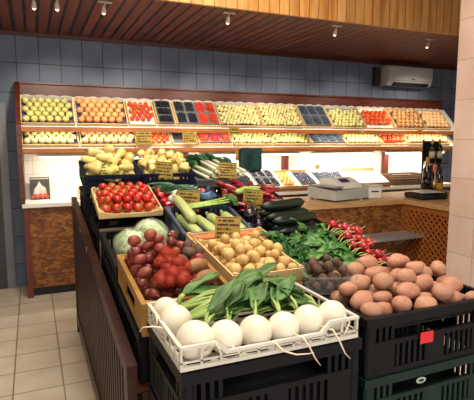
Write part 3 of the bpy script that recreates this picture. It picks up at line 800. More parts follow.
# row four
for (x, w, lab) in ((.322, .36, 'tall black crate under the wooden tomato crate'), (.70, .40, 'tall black crate under the red chilli crate'), (1.12, .42, 'tall black crate under the long red pepper crate')):
    plastic_crate('plastic_crate', w, .36, .238, 'blackp', C(x, 2.74, deck(2.74)+.004, SL), lab, 'black crates on the stand deck')
bx(.005, .355, -.012, -.0075, .0, .262).build('cardboard_front', 'card', [o for o in bpy.data.objects if o.get('label', '') == 'tall black crate under the wooden tomato crate'][0])
TOM = C(.325, 2.69, 1.117, rad(17))
wood_box('wooden_crate', .365, .37, .038, TOM, 'pale wooden crate of red tomatoes on the stand', base_z=.008, scoop=True)
CHI = C(.70, 2.74, 1.05, rad(14))
plastic_crate('plastic_crate', .41, .36, .105, 'blackp', CHI, 'black low crate of red peppers behind the price card', None, ROWS_LOW, .03, .02, base_z=.03, t=.012, solid=())
LRP = C(1.12, 2.74, 1.045, rad(14))
plastic_crate('plastic_crate', .42, .36, .105, 'blackp', LRP, 'black low crate of long dark red peppers', None, ROWS_LOW, .03, .02, base_z=.03, t=.012, solid=())
# row five
for (x, w, lab) in ((.322, .385, 'left black crate'), (.712, .40, 'middle black crate'), (1.118, .43, 'end black crate')):
    for k in range(2):
        plastic_crate('plastic_crate', w-.016, .40, .143, 'blackp', C(x, 3.36, deck(3.36)+.004+k*.147, SL), lab+(' on the deck at the back of the stand' if k == 0 else ' directly under the back row crates of the stand'), 'black crates on the stand deck')
PE1 = C(.322, 3.355, 1.190, rad(13)); PE2 = C(.715, 3.355, 1.190, rad(13)); LEE = C(1.12, 3.355, 1.190, rad(13))
plastic_crate('plastic_crate', .375, .40, .13, 'bluep', PE1, 'dark blue crate of pale yellow peppers at the back corner of the stand', None, ROWS_LOW, .03, .02, base_z=.03, t=.012, solid=((.0, 1., .16, .62),))
plastic_crate('plastic_crate', .385, .40, .13, 'bluep', PE2, 'dark blue crate of round yellow peppers beside the leeks', None, ROWS_LOW, .03, .02, base_z=.03, t=.012, solid=((.0, 1., .16, .62),))
plastic_crate('plastic_crate', .43, .40, .075, 'greyp', LEE, 'grey plastic crate of leeks at the back of the stand', None, ROWS_LOW, .03, .02, base_z=.03, t=.012, solid=((.0, 1., .16, .62),))

# ---------------------------------------------------------------- vegetables
def lump(name, m, r3, namp=.18, nsc=1.1, seg=16, rings=11):
    def mk():
        return MB().ell(r3, seg, rings, namp, nsc, R.random()*20).build(name, m, None, True)
    return mk
# white turnips with roots and greens
def turnip(r, root_pts, seed, rz_=0.):
    def mk():
        o = bpy.data.objects.new('white_turnip', None); col.objects.link(o)
        rr = random.Random(seed)
        n = 18; pr = []
        for i in range(n+1):
            ph = PI*i/n; q = math.sin(ph); z = -math.cos(ph)
            if i < n*.28: z -= .10*(1-q/.77)
            pr.append((max(.003, r*q), r*z*.95))
        MB().lathe(pr, 28, RZ(rz_) @ RX(-1.05)).build('bulb', 'turnip', o, True)
        if root_pts:
            k = len(root_pts); MB().tube(root_pts, [.0040*(1-i/k)**1.4+.0008 for i in range(k)], 6).build('root', 'turnip_root', o, True)
        return o
    return mk
def frame(pos, up, fwd):
    """matrix at pos whose z axis is up and whose y axis leans to fwd"""
    z = Vector(up).normalized(); x = Vector(fwd).cross(z).normalized(); y = z.cross(x)
    m_ = Matrix((x, y, z)).transposed().to_4x4(); m_.translation = Vector(pos); return m_
TURN = [  # centre, radius, root path (relative, world axes), leaf direction, label
    ((.384, 1.480, .990), .046, [(-.03, -.03, -.005), (-.05, -.06, .012), (-.056, -.10, .02), (-.062, -.13, .010)], (1, .05, .02), 'white turnip at the far left of the white crate, half hidden'),
    ((.386, 1.372, .992), .053, [(-.03, -.04, -.012), (-.055, -.05, .006), (-.085, -.05, .016), (-.110, -.035, .012), (-.118, -.02, -.006)], (1, .12, .03), 'large white turnip behind the front left corner of the white crate'),
    ((.400, 1.222, .990), .0565, [(.01, -.053, -.01), (.03, -.066, .006), (.035, -.070, .012), (.045, -.072, -.006), (.05, -.074, -.03), (.08, -.078, -.045)], (.8, .7, .05), 'large white turnip at the front left corner of the white crate'),
    ((.490, 1.216, .986), .0505, [(.0, -.045, -.010), (.01, -.060, -.018), (.02, -.066, -.03)], (.6, 1, .08), 'second white turnip along the front edge of the white crate'),
    ((.586, 1.216, .986), .0505, [(.01, -.045, -.02), (.03, -.062, -.012), (.05, -.082, -.035), (.09, -.086, -.052), (.13, -.088, -.056), (.15, -.088, -.056)], (.5, 1, .06), 'third white turnip along the front edge with its root trailing over'),
    ((.680, 1.214, .985), .049, [(.01, -.042, -.008), (.03, -.066, -.012), (.045, -.080, -.04), (.062, -.084, -.075), (.08, -.086, -.100)], (.3, 1, .06), 'fourth white turnip along the front edge, long root hanging down'),
    ((.774, 1.224, .988), .051, [(.015, -.043, -.006), (.04, -.078, -.008), (.05, -.102, -.040), (.066, -.106, -.075), (.084, -.108, -.095)], (-.2, 1, .06), 'fifth white turnip along the front edge, root hanging over the rim'),
    ((.864, 1.226, .990), .050, [(.015, -.042, .012), (.020, -.068, -.002), (.0, -.078, -.022), (-.01, -.080, -.035)], (-.6, .9, .05), 'white turnip at the right corner of the white crate'),
]
for i, (c, r, rp, ld, lab) in enumerate(TURN):
    ld = Vector(ld).normalized()
    o = turnip(r, rp, i, math.atan2(-ld.x, ld.y))(); o.matrix_world = T(*c); tag(o, lab, 'turnip', 'white turnips')
    for k in range(9 if i < 2 else 5):
        rr = random.Random(i*31+k+5)
        if i < 2:
            d = (ld+Vector((0, (k-4)*.06+rr.uniform(-.04, .04), 0))).normalized()
            if i == 0 and k > 5: d = Vector((.8, .25+.12*(k-6), 0)).normalized()
            s0 = ld*r*.92+Vector((0, (k-4)*.004, .006)); ln = rr.uniform(.15, .27); zt = 1.004+.005*k+.008*(i == 0)
            if i == 0 and k > 5: ln = .03; zt = 1.03
        else:
            d = (ld+Vector((rr.uniform(-.3, .3), rr.uniform(-.1, .2), 0))).normalized()
            s0 = ld*r*.9+Vector((0, 0, r*.2)); ln = rr.uniform(.035, .07); zt = 1.006+.009*k
        e = s0+d*ln; e.z = zt-c[2]
        mid = (s0+e)/2+Vector((0, 0, .010))
        st_ = MB().tube([s0, mid, e], [.0058, .0050, .0036], 6).build('leaf_stalk', 'stalk', o, True)
        lf = MB(); L_ = rr.uniform(.14, .20) if i < 2 else rr.uniform(.12, .17)
        side = Vector((rr.uniform(.5, 1.2) if c[0] < .75 else rr.uniform(-.6, .1), rr.uniform(.1, .5), 0))
        ld2 = d*.8+side*(.25 if i < 2 else .8); ld2.z = rr.uniform(-.10, .06); ld2.normalize()
        # blades stay over the crate
        w0 = Vector(c)+e
        if (w0+ld2*L_).y > 1.60: ld2 = Vector((ld2.x, ld2.y*.2, ld2.z)).normalized()
        if (w0+ld2*L_).x > .95: L_ = max(.08, (.95-w0.x)/max(.2, ld2.x))
        lf.leaf(min(L_, .2), rr.uniform(.040, .066), frame(e, (rr.uniform(-.35, .35), rr.uniform(-.5, 0), 1), ld2), droop=rr.uniform(.02, .16), fold=.18, wav=.13, seed=i*7+k, nx=6, ny=12)
        lf.build('leaf_blade', 'leaf_pale' if (i == 4 and k == 1) else 'leaf', st_, True)

# potatoes
P['potato'] = Proto([lump('potato', 'potato', (1.40, 1.02, .97)), lump('potato', 'potato', (1.46, 1., .95)), lump('potato', 'potato', (1.30, 1.04, .98), .2), lump('potato', 'potato', (1.5, .98, .95), .2)])
P['potato_y'] = Proto([lump('potato', 'potato_y', (1.0, .92, .9), .12), lump('potato', 'potato_y', (1.1, .9, .86), .14), lump('potato', 'potato_y', (1.0, .95, .92), .1)])
P['potato_d'] = Proto([lump('potato', 'potato_d', (1.0, .9, .85), .2), lump('potato', 'potato_d', (1.15, .86, .82), .2)])
P['redpot'] = Proto([lump('red_potato', 'redpotato', (1.3, 1., .95), .14), lump('red_potato', 'redpotato', (1.4, .98, .94), .16)])
def onion_mk():
    o = bpy.data.objects.new('red_onion', None); col.objects.link(o)
    pr = [(.02, -.82), (.3, -.78), (.7, -.55), (.96, -.1), (.98, .15), (.8, .52), (.45, .8), (.2, .98), (.12, 1.2), (.09, 1.35)]
    MB().lathe(pr, 16).build('bulb', 'onion', o, True)
    MB().lathe([(.1, -.82), (.16, -.86), (.1, -.9)], 8).build('root_plate', 'turnip_root', o)
    return o
P['onion'] = Proto([onion_mk])
def drop(F, pts, key, label, cat, group, flat=False):
    for (x, y, z, r) in pts:
        rot = RZ(R.uniform(0, 6.28)) @ RX(R.uniform(-.5, .5)) if flat else rrot()
        P[key].put(F @ T(x, y, z) @ rot @ S(r), label, cat, group)

def spile(sx, n, rr, x0, x1, y0, y1, base, top, ex=()):
    """a pile of things longer in x by sx"""
    return [(x*sx, y, z, r) for x, y, z, r in pile(n, rr, x0/sx, x1/sx, y0, y1, lambda x, y: base(x*sx, y), lambda x, y: top(x*sx, y), [(a/sx, b, c, q) for a, b, c, q in ex])]
def sdrop(F, pts, key, label, cat, group, swing=.22, k=.97):
    for (x, y, z, r) in pts:
        P[key].put(F @ T(x, y, z) @ RZ(R.uniform(-swing, swing)+(PI if R.random() < .5 else 0)) @ RY(R.uniform(-swing, swing)) @ RX(R.uniform(0, 6.28)) @ S(r*k), label, cat, group)
base_p = lambda x, y: .160
def top_p(x, y):
    v = .236+.085*min(1, y/.26)-.10*max(0, x-.38)-.07*max(0, 1-x/.25)*min(1, y/.25)-.03*max(0, (y-.30)/.08)
    return v
pp = spile(1.40, 110, (.027, .037), .016, .584, .016, .384, base_p, top_p, [(.04, .40, .25, .070)])
sdrop(PC, pp, 'potato', 'large pinkish brown potato heaped in the black crate', 'potato', 'pinkish potatoes in the black crate')

pp = pile(85, (.021, .029), .012, .313, .012, .443, lambda x, y: .045, lambda x, y: .145+.035*math.sin(PI*min(1, y/.45)))
drop(DB, [(x, y, z, r*1.0) for x, y, z, r in pp], 'potato_y', 'small yellow potato in the pale wooden crate', 'potato', 'yellow potatoes in the wooden crate')

# yellow crate: onions heaped at the far end, net bags in front, potatoes along the inner side
base_y = lambda x, y: .060
po = spile(1.35, 90, (.021, .026), .014, .25, .20, .50, base_y, lambda x, y: .262-.85*abs(y-.38) if y > .24 else .16)
for q_ in po:
    if R.random() < .62: sdrop(YC, [q_], 'redpot', 'dark red elongated potato in the heap at the back of the yellow crate', 'potato', 'red potatoes in the yellow crate', .7)
    else: drop(YC, [q_], 'onion', 'red onion in the heap at the back of the yellow crate', 'onion', 'red onions in the yellow crate')
po2 = spile(1.3, 40, (.022, .027), .235, .333, .22, .50, base_y, lambda x, y: .185, po)
sdrop(YC, po2, 'redpot', 'dark red elongated potato at the inner side of the yellow crate', 'potato', 'red potatoes at the inner side of the yellow crate', .6)
po3 = pile(60, (.021, .026), .014, .25, .014, .26, base_y, lambda x, y: .140, po+po2)
drop(YC, po3, 'onion', 'small red onion around the net bags at the front of the yellow crate', 'onion', 'small onions at the net bags')
def net_bag(mtx, label, seed):
    rr = random.Random(seed); o = thing('net_bag', label, 'net bag', mtx, 'red net bags of onions')
    pts = [(.036*(k % 3-1)+rr.uniform(-.005, .005), .030*(k//3-.5)+rr.uniform(-.005, .005), .022+rr.uniform(0, .006)) for k in range(6)]+[(.0, 0, .046)]
    nt = MB()
    for p in pts:
        mt = T(*p) @ RZ(rr.uniform(0, 3)); MB().ell((.025, .019, .019), 12, 8, .08, 1, rr.random()*9, mt).build('onion', 'redpotato', o, True)
        nt.ell((.0335, .0265, .0245), 14, 9, .14, 2, rr.random()*9, mt)
    nt.build('net', 'net', o, True)
    MB().tube([(.055, 0, .026), (.075, .006, .034), (.088, .0, .044)], [.010, .004, .010], 8).build('tied_end', 'net', o)
for i, (x, y, z, a, lab) in enumerate(((.175, .175, .148, .5, 'red net bag of onions beside the turnips at the front of the yellow crate'), (.125, .085, .146, -.5, 'red net bag of onions at the front left corner of the yellow crate'), (.150, .255, .160, 1.2, 'red net bag of onions against the heap in the yellow crate'))):
    net_bag(YC @ T(x, y, z) @ RZ(a), lab, i+3)
# sweet potatoes by the pale crate
def sweet_mk():
    m_ = MB(); pts = []; rs = []
    for i in range(11):
        u = i/10; pts.append((.006*math.sin(3*u), (u-.5)*.17, .008*math.sin(5*u))); rs.append(.030*max(.08, math.sin(PI*(u*.94+.03)))**.7)
    m_.tube(pts, rs, 14); return m_.build('sweet_potato', 'sweet', None, True)
P['sweet'] = Proto([sweet_mk])
P['sweet'].put(YC @ T(.275, .13, .138) @ RZ(-1.0), 'brown sweet potato lying beside the turnip leaves, nearer one', 'sweet potato', 'sweet potatoes')
P['sweet'].put(YC @ T(.262, .215, .155) @ RZ(-.85), 'brown sweet potato behind another one, beside the pale potato crate', 'sweet potato', 'sweet potatoes')
for i, (x, y, z, r) in enumerate(((.215, .235, .172, .028), (.250, .275, .195, .027), (.295, .285, .195, .026), (.26, .33, .20, .027))):
    P['potato_d'].put(YC @ T(x, y, z) @ rrot() @ S(r), 'brown earthy potato lying on top of the yellow crate by the sweet potatoes', 'potato', 'earthy potatoes on the yellow crate')

# clear tub with dark potatoes
TUB = T(1.035, 1.505, .980) @ RZ(-.35)
tb = thing('plastic_tub', 'clear plastic tub of small dark potatoes between turnips and radishes', 'tub', TUB)
def rrect(hx, hy, r_, n=5):
    o = []
    for (cx, cy, a0) in ((hx-r_, hy-r_, 0), (-hx+r_, hy-r_, PI/2), (-hx+r_, -hy+r_, PI), (hx-r_, -hy+r_, 1.5*PI)):
        for i in range(n+1): a = a0+PI/2*i/n; o.append((cx+r_*math.cos(a), cy+r_*math.sin(a)))
    return o
A_, B_ = rrect(.080, .085, .025), rrect(.098, .105, .03); Ai, Bi = rrect(.078, .083, .024), rrect(.096, .103, .029)
n = len(A_); H_ = .070
vs = [(x, y, 0) for x, y in A_]+[(x, y, H_) for x, y in B_]+[(x, y, H_) for x, y in Bi]+[(x, y, .002) for x, y in Ai]
fs = []
for i in range(n):
    j = (i+1) % n
    for k in range(3): fs.append((k*n+i, k*n+j, (k+1)*n+j, (k+1)*n+i))
fs += [tuple(range(n))[::-1], tuple(3*n+i for i in range(n))]
MB().add(vs, fs).build('tub_body', 'clear', tb)
m = MB(); q = rrect(.104, .111, .032); q2 = rrect(.096, .103, .029)
vs = [(x, y, H_-.002) for x, y in q]+[(x, y, H_+.003) for x, y in q]+[(x, y, H_+.003) for x, y in q2]+[(x, y, H_-.002) for x, y in q2]
fs = [(k*n+i, k*n+(i+1) % n, ((k+1) % 4)*n+(i+1) % n, ((k+1) % 4)*n+i) for k in range(4) for i in range(n)]
m.add(vs, fs).build('tub_rim', 'clear', tb)
pp = pile(80, (.0175, .0225), -.078, .078, -.083, .083, lambda x, y: .004, lambda x, y: .122-.35*abs(x)-.15*abs(y))
drop(TUB, pp, 'potato_d', 'small dark earthy potato in the clear plastic tub', 'potato', 'dark potatoes in the tub')

# radish bunches with leaves
def radish_bunch(mtx, label, seed, nb=5, dirx=-1):
    rr = random.Random(seed); o = thing('radish_bunch', label, 'radishes', mtx, 'radish bunches')
    for k in range(nb):
        a = (k-(nb-1)/2)*.034; p = Vector((rr.uniform(-.016, .02), a, .030+rr.uniform(0, .034)))
        r = rr.uniform(.020, .025)
        b = MB(); b.ell((r, r, r*1.08), 16, 10, .05, 1, k, T(*p)); bo = b.build('bulb', 'radish', o, True)
        d = Vector((1, rr.uniform(-.7, .4), rr.uniform(.3, 1.)))
        MB().tube([p+d.normalized()*r*.9, p+d*r*1.15, p+d*r*1.3+Vector((.004, -.004, .004)), p+d*r*1.35+Vector((.006, -.012, .0))], [.0020, .0009, .0006, .0004], 5).build('root', 'radish_st' if k == 1 else 'turnip_root', bo, True)
        q = p+Vector((-r*.9, 0, 0)); e = Vector((-.085, p.y*.5, .035))
        MB().tube([q, (q+e)/2+Vector((0, 0, .01)), e], [.004, .003, .003], 5).build('leaf_stalk', 'radish_st' if k == 5 else 'stalk', bo, True)
    f_ = MB()
    for k in range(34):
        L_ = rr.uniform(.06, .115)
        p = Vector((rr.uniform(-.12, -.075)-.14*rr.random(), rr.uniform(-.085, .085), rr.uniform(.0, .05)))
        f_.leaf(L_, rr.uniform(.035, .06), frame(p, (rr.uniform(-.6, .6), rr.uniform(-.9, .3), 1), (-1+rr.uniform(-.5, 1.), rr.uniform(-1.1, .9), rr.uniform(-.1, .35))), droop=rr.uniform(.1, .5), fold=.25, wav=.2, seed=k+seed, nx=4, ny=7)
    f_.build('foliage', 'spinach', o, True)
for i, (x, y, lab) in enumerate(((.375, .045, 'radish bunch nearest the potato heap'), (.405, .17, 'second radish bunch from the potato heap'), (.43, .30, 'third radish bunch from the potato heap'), (.465, .44, 'radish bunch at the far end of the crate, by the cucumbers'))):
    radish_bunch(RB @ T(x, y, .100+.008*i) @ RZ(.16), lab, i*5+2, 6 if i else 5)
for i, (x, y, lab) in enumerate(((.075, .30, 'bunch of dark leafy greens beside the pale potato crate'), (.12, .47, 'bunch of dark leafy greens at the far corner of the radish crate'), (.10, .14, 'bunch of leafy greens behind the plastic tub'))):
    rr = random.Random(50+i); o = thing('leafy_greens_bunch', lab, 'leafy greens', RB @ T(x, y, .06), 'dark leafy green bunches')
    f_ = MB()
    for k in range(44):
        p = Vector((rr.uniform(-.07, .09), rr.uniform(-.09, .09), rr.uniform(.0, .065)))
        f_.leaf(rr.uniform(.06, .10), rr.uniform(.035, .055), frame(p, (rr.uniform(-.7, .7), rr.uniform(-1., .4), 1), (rr.uniform(-1, 1), rr.uniform(-1., 1), rr.uniform(-.1, .4))), droop=rr.uniform(.1, .5), fold=.25, wav=.2, seed=k, nx=4, ny=7)
    f_.build('foliage', 'spinach_dark' if i < 2 else 'spinach', o, True)
    s_ = MB()
    for k in range(7): s_.tube([(rr.uniform(-.02, .02), rr.uniform(-.02, .02), -.01), (rr.uniform(-.05, .05), rr.uniform(-.05, .05), .035)], .003, 5)
    s_.build('stems', 'stalk', o)

# cabbages in film
def cabbage(mtx, label, seed):
    rr = random.Random(seed); o = thing('cabbage', label, 'cabbage', mtx, 'film-wrapped cabbages')
    MB().ell((.091, .095, .078), 28, 18, .07, 1.6, seed).build('head', 'cabbage', o, True)
    for k in range(7):
        a = k*.9+rr.uniform(-.2, .2); vs = []; fs = []; nu, nv = 8, 8
        for th_ in (1.015, 1.03):
            for i in range(nu+1):
                for j in range(nv+1):
                    u = (i/nu-.5)*1.5; v = -.5+j/nv*1.55; el = v
                    q = th_+.05*noise.noise(Vector((u*3, v*3, k+seed)))+.02*abs(math.sin(u*5))+(.05*max(0, v-.7))
                    e = a+u*math.cos(el)*.9
                    vs.append((.092*q*math.cos(el)*math.cos(e), .096*q*math.cos(el)*math.sin(e), .079*q*math.sin(el)))
        N = (nu+1)*(nv+1)
        for i in range(nu):
            for j in range(nv):
                b = i*(nv+1)+j; f = (b, b+nv+1, b+nv+2, b+1); fs.append(tuple(x+N for x in f)); fs.append(f[::-1])
        MB().add(vs, fs).build('outer_leaf', 'cabbage_d' if k % 3 == 0 else 'cabbage', o, True)
    m_ = MB(); m_.ell((.104, .106, .090), 30, 18, .09, 2.6, seed+4); m_.build('film_wrap', 'film', o, True)
cabbage(CAB @ T(.116, .27, .262) @ RX(.4) @ S(.92), 'film-wrapped green cabbage at the outer side of the deep black crate', 3)
cabbage(CAB @ T(.252, .425, .262) @ RX(.5) @ RZ(1) @ S(.92), 'film-wrapped green cabbage at the inner side of the deep black crate', 8)

def long_veg(name, m, L, r, bend, tip, body='body'):
    """a long vegetable along its own y axis; tip: (stem material, stem length, stem radius)"""
    def mk():
        o = bpy.data.objects.new(name, None); col.objects.link(o)
        n = 16; pts = []; rs = []
        for i in range(n+1):
            u = i/n; pts.append((bend*math.sin(PI*u), (u-.5)*L, 0)); rs.append(r(u))
        MB().tube(pts, rs, 16).build(body, m, o, True)
        if tip:
            MB().tube([(0, L*.49, 0), (.003, L*.5+tip[1]*.5, .002), (.004, L*.5+tip[1], .006)], [tip[2]*1.3, tip[2], tip[2]*1.1], 8).build('stem', tip[0], o)
        return o
    return mk
ends = lambda u, k=.08: min(1, (max(0., min(u, 1-u))/k))**.5
P['courgette'] = Proto([long_veg('courgette', 'courgette', .30, lambda u: max(.006, (.033-.006*u)*ends(u, .12)), .008, ('stalk', .025, .009))])
P['cucumber'] = Proto([long_veg('cucumber', 'cucumber', .33, lambda u: max(.004, .031*ends(u, .14)), .014, ('calyx', .012, .004))])
P['aubergine'] = Proto([long_veg('aubergine', 'aubergine', .24, lambda u: max(.006, (.042-.018*u)*ends(u, .14)), .008, ('calyx', .03, .010))])
P['carrot'] = Proto([long_veg('carrot', 'carrot', .17, lambda u: max(.002, (.006+.011*u)*ends(u, .06)), .004, ('stalk', .012, .004))])
P['longpep'] = Proto([long_veg('long_red_pepper', 'darkred', .17, lambda u: max(.002, (.006+.018*u)*ends(u, .10)), .014, ('calyx', .025, .004))])
P['yellowlong'] = Proto([long_veg('yellow_pepper', 'pepper', .115, lambda u: max(.003, (.013+.021*u)*ends(u, .14)), .008, ('calyx', .025, .005))])
for i, (x, y, z, a, lab) in enumerate(((.075, .165, .070, .14, 'pale green courgette along the outer wall of the slate blue crate'),
        (.175, .150, .066, .16, 'pale green courgette, second from the outer wall of the slate crate'),
        (.258, .160, .068, .14, 'pale green courgette, third from the outer wall of the slate crate'),
        (.338, .160, .072, .06, 'pale green courgette behind the large price card'),
        (.075, .27, .132, .10, 'pale green courgette lying on top at the far outer corner of the slate crate'))):
    P['courgette'].put(COU @ T(x, y, z) @ RZ(a) @ RX(.0 if i < 4 else .12), lab, 'courgette', 'pale courgettes')
def celery(mtx, label, seed):
    rr = random.Random(seed); o = thing('celery', label, 'celery', mtx, 'celery in the courgette crate')
    for k in range(5):
        a = (k-2)*.011
        MB().tube([(-.17, a*.7, .006*(k % 2)), (0, a, .01+.006*(k % 2)), (.12, a*1.6, .02+.008*(k % 2))], [.010, .009, .006], 8, flat=.7).build('stalk', 'celery', o, True)
    f_ = MB()
    for k in range(12): f_.leaf(rr.uniform(.05, .09), rr.uniform(.03, .05), frame((.12+rr.uniform(-.02, .03), rr.uniform(-.03, .03), .025), (rr.uniform(-.5, .5), -.5, 1), (1, rr.uniform(-.7, .7), rr.uniform(-.1, .5))), droop=.3, fold=.2, wav=.2, seed=k)
    f_.build('foliage', 'leaf', o, True)
celery(COU @ T(.255, .345, .118) @ RZ(.12), 'green celery lying across the back of the courgettes', 1)
for i, (x, y, z, a, lab) in enumerate(((.075, .22, .065, -.35, 'dark aubergine at the end next to the courgettes'), (.155, .24, .070, -.45, 'dark aubergine between another aubergine and the cucumbers'), (.10, .25, .135, -.5, 'dark aubergine lying on top of two others'))):
    P['aubergine'].put(CUC @ T(x-.02, y, z) @ RZ(a), lab, 'aubergine', 'dark aubergines')
for i, (x, y, z, a, lab) in enumerate(((.325, .065, .062, -1.42, 'dark green cucumber nearest the radishes'), (.325, .132, .062, -1.42, 'second dark green cucumber from the radishes'), (.325, .199, .062, -1.42, 'third dark green cucumber from the radishes'),
        (.325, .266, .062, -1.42, 'fourth dark green cucumber from the radishes'), (.305, .10, .122, -1.42, 'dark green cucumber lying on top, nearer the radishes'), (.295, .168, .122, -1.42, 'dark green cucumber lying on top in the middle'), (.285, .236, .122, -1.42, 'dark green cucumber lying on top at the back of the crate'), (.27, .20, .180, -1.42, 'dark green cucumber at the very top of the cucumber heap'))):
    P['cucumber'].put(CUC @ T(x, y, z) @ RZ(a), lab, 'cucumber', 'dark cucumbers')
CAR = C(.705, 2.155, .985, SL)
wood_box('wooden_crate', .43, .15, .075, CAR, 'narrow pale crate of carrots behind the yellow potatoes', base_z=.02)
for i in range(22):
    P['carrot'].put(CAR @ T(.105+.105*(i % 3)+R.uniform(-.01, .01), .028+.019*((i//3) % 6), .035+.026*(i//12)+.02*(i//18)) @ RZ(1.57+R.uniform(-.12, .12)+(PI if i % 2 else 0)), 'orange carrot in the narrow crate behind the yellow potatoes', 'carrot', 'orange carrots')

# tomatoes
for (dx_, dy_, dz_, a_, b_) in ((0, 0, .0, .365, .362), (.018, .045, .041, .33, .29)):
    fill_tray(TOM @ T(dx_, dy_, dz_), a_, b_, .0285, 'tomato', 'ripe red tomato in the pale wooden crate on the stand', 'tomato', 'red tomatoes in the wooden crate', y0=.008, y1=b_-.006, jit=.2, lift=.004)
# red peppers, a blue bag and small leeks in the crate beside the tomatoes
def bell_mk(m, name='bell_pepper'):
    def mk():
        o = bpy.data.objects.new(name, None); col.objects.link(o)
        pr = [(.1, -.95), (.45, -1.0), (.72, -.8), (.85, -.3), (.98, .3), (.95, .7), (.65, .92), (.3, .82), (.06, .72)]
        MB().lathe(pr, 24, None, 4, .09).build('flesh', m, o, True)
        MB().tube([(0, 0, .7), (.03, 0, .95), (.1, .03, 1.2)], [.16, .09, .11], 7).build('stem', 'calyx', o)
        return o
    return mk
P['redbell'] = Proto([bell_mk('redpep', 'red_pepper')]); P['yellowbell'] = Proto([bell_mk('pepper', 'yellow_pepper')])
pp = pile(46, (.022, .027), .016, .394, .016, .344, lambda x, y: .04, lambda x, y: (.15 if x < .13 or x > .24 else .10)+.03*min(1, y/.3))
drop(CHI, pp, 'redbell', 'small glossy red pepper in the crate beside the tomatoes', 'pepper', 'small red peppers')
def bag(mtx, m, lab, r3, seed):
    o = thing('plastic_bag', lab, 'bag', mtx)
    MB().ell(r3, 24, 14, .22, 2.4, seed, T(0, 0, r3[2]*.95)).build('bag_body', m, o, True)
    MB().tube([(0, 0, r3[2]*1.8), (.005, 0, r3[2]*2.1), (.0, .01, r3[2]*2.5)], [.012, .007, .022], 9).build('knot', m, o, True)
bag(CHI @ T(.285, .045, .118), 'bluebag', 'blue plastic bag lying on the red peppers', (.062, .045, .035), 2)
bag(CHI @ T(.075, .045, .120), 'whitebag', 'small white plastic bag beside the tomato crate', (.035, .035, .028), 6)
pp = []
for i in range(46):
    lay = i//16; x = .085+.082*((i % 4))+R.uniform(-.02, .02); y = .05+.062*((i//4) % 4)+R.uniform(-.02, .02)+.02*lay; z = .062+.041*lay
    P['longpep'].put(LRP @ T(x, y, z) @ RZ(R.uniform(-1.2, 1.2)+(PI if R.random() < .5 else 0)) @ RX(R.uniform(-.15, .15)), 'long dark red pepper heaped behind the cucumbers', 'pepper', 'long dark red peppers')
P['greenlong'] = Proto([long_veg('green_pepper', 'celery', .16, lambda u: max(.002, (.006+.015*u)*ends(u, .1)), .012, ('calyx', .02, .004))])
for i in range(3): P['greenlong'].put(LRP @ T(.14+.03*i, .05+.03*i, .172) @ RZ(1.4+.2*i), 'long light green pepper on the dark red ones', 'pepper', 'light green peppers')
# yellow peppers
pp = pile(52, (.033, .040), .016, .369, .016, .384, lambda x, y: .05, lambda x, y: .185+.07*min(1, y/.35))
for (x, y, z, r) in pp:
    if R.random() < .75: P['yellowlong'].put(PE1 @ T(x, y, z) @ RZ(R.uniform(0, 6.28)) @ RX(R.uniform(-.3, .3)) @ S(r/.031), 'pale yellow pepper in the dark blue crate at the stand corner', 'pepper', 'yellow peppers in the corner crate')
    else: P['yellowbell'].put(PE1 @ T(x, y, z) @ rrot() @ S(r), 'pale yellow pepper in the dark blue crate at the stand corner', 'pepper', 'yellow peppers in the corner crate')
pp = pile(52, (.030, .037), .016, .379, .016, .384, lambda x, y: .05, lambda x, y: .18+.07*min(1, y/.35))
drop(PE2, pp, 'yellowbell', 'round yellow pepper in the dark blue crate beside the leeks', 'pepper', 'yellow peppers beside the leeks')
# leeks
def leek(mtx, label, seed, g='leeks', sm='leek_w'):
    rr = random.Random(seed); o = thing('leek', label, 'leek', mtx, g)
    MB().tube([(0, 0, 0), (0, .02, .002), (0, .2, .004)], [.016, .013, .014], 10).build('shaft', sm, o, True)
    b = MB()
    for k in range(6): b.tube([(0, 0, 0), (rr.uniform(-.012, .012), -.02, rr.uniform(-.006, .008)), (rr.uniform(-.02, .02), -.035, rr.uniform(-.008, .012))], [.002, .0014, .0008], 4)
    b.build('roots', 'turnip_root', o)
    for k in range(5):
        f_ = MB(); f_.leaf(rr.uniform(.20, .28), .036, frame((0, .17, .006+.004*k), (rr.uniform(-.3, .3), 0, 1), ((k-2)*.12, 1, .12)), droop=.12, fold=.3, wav=.08, seed=k, nx=4, ny=8, th=.002)
        f_.build('leaf', 'leek_g', o, True)
for i in range(15):
    lay = i//6; x = .085+.058*(i % 6)+.025*lay
    leek(LEE @ T(x, -.004+.018*(i % 3), .088+.033*lay) @ RZ(.30+R.uniform(-.08, .08)) @ RX(.03), 'leek with white shaft and dark green leaves in the grey crate', 70+i, 'leeks in the grey crate')
for i in range(4): leek(CHI @ T(.33-.02*i, .265+.022*i, .108+.005*i) @ RZ(1.5) @ S(.66), 'dark green leek lying across the back of the small red peppers', 90+i, 'leeks on the red peppers', 'leek_g')

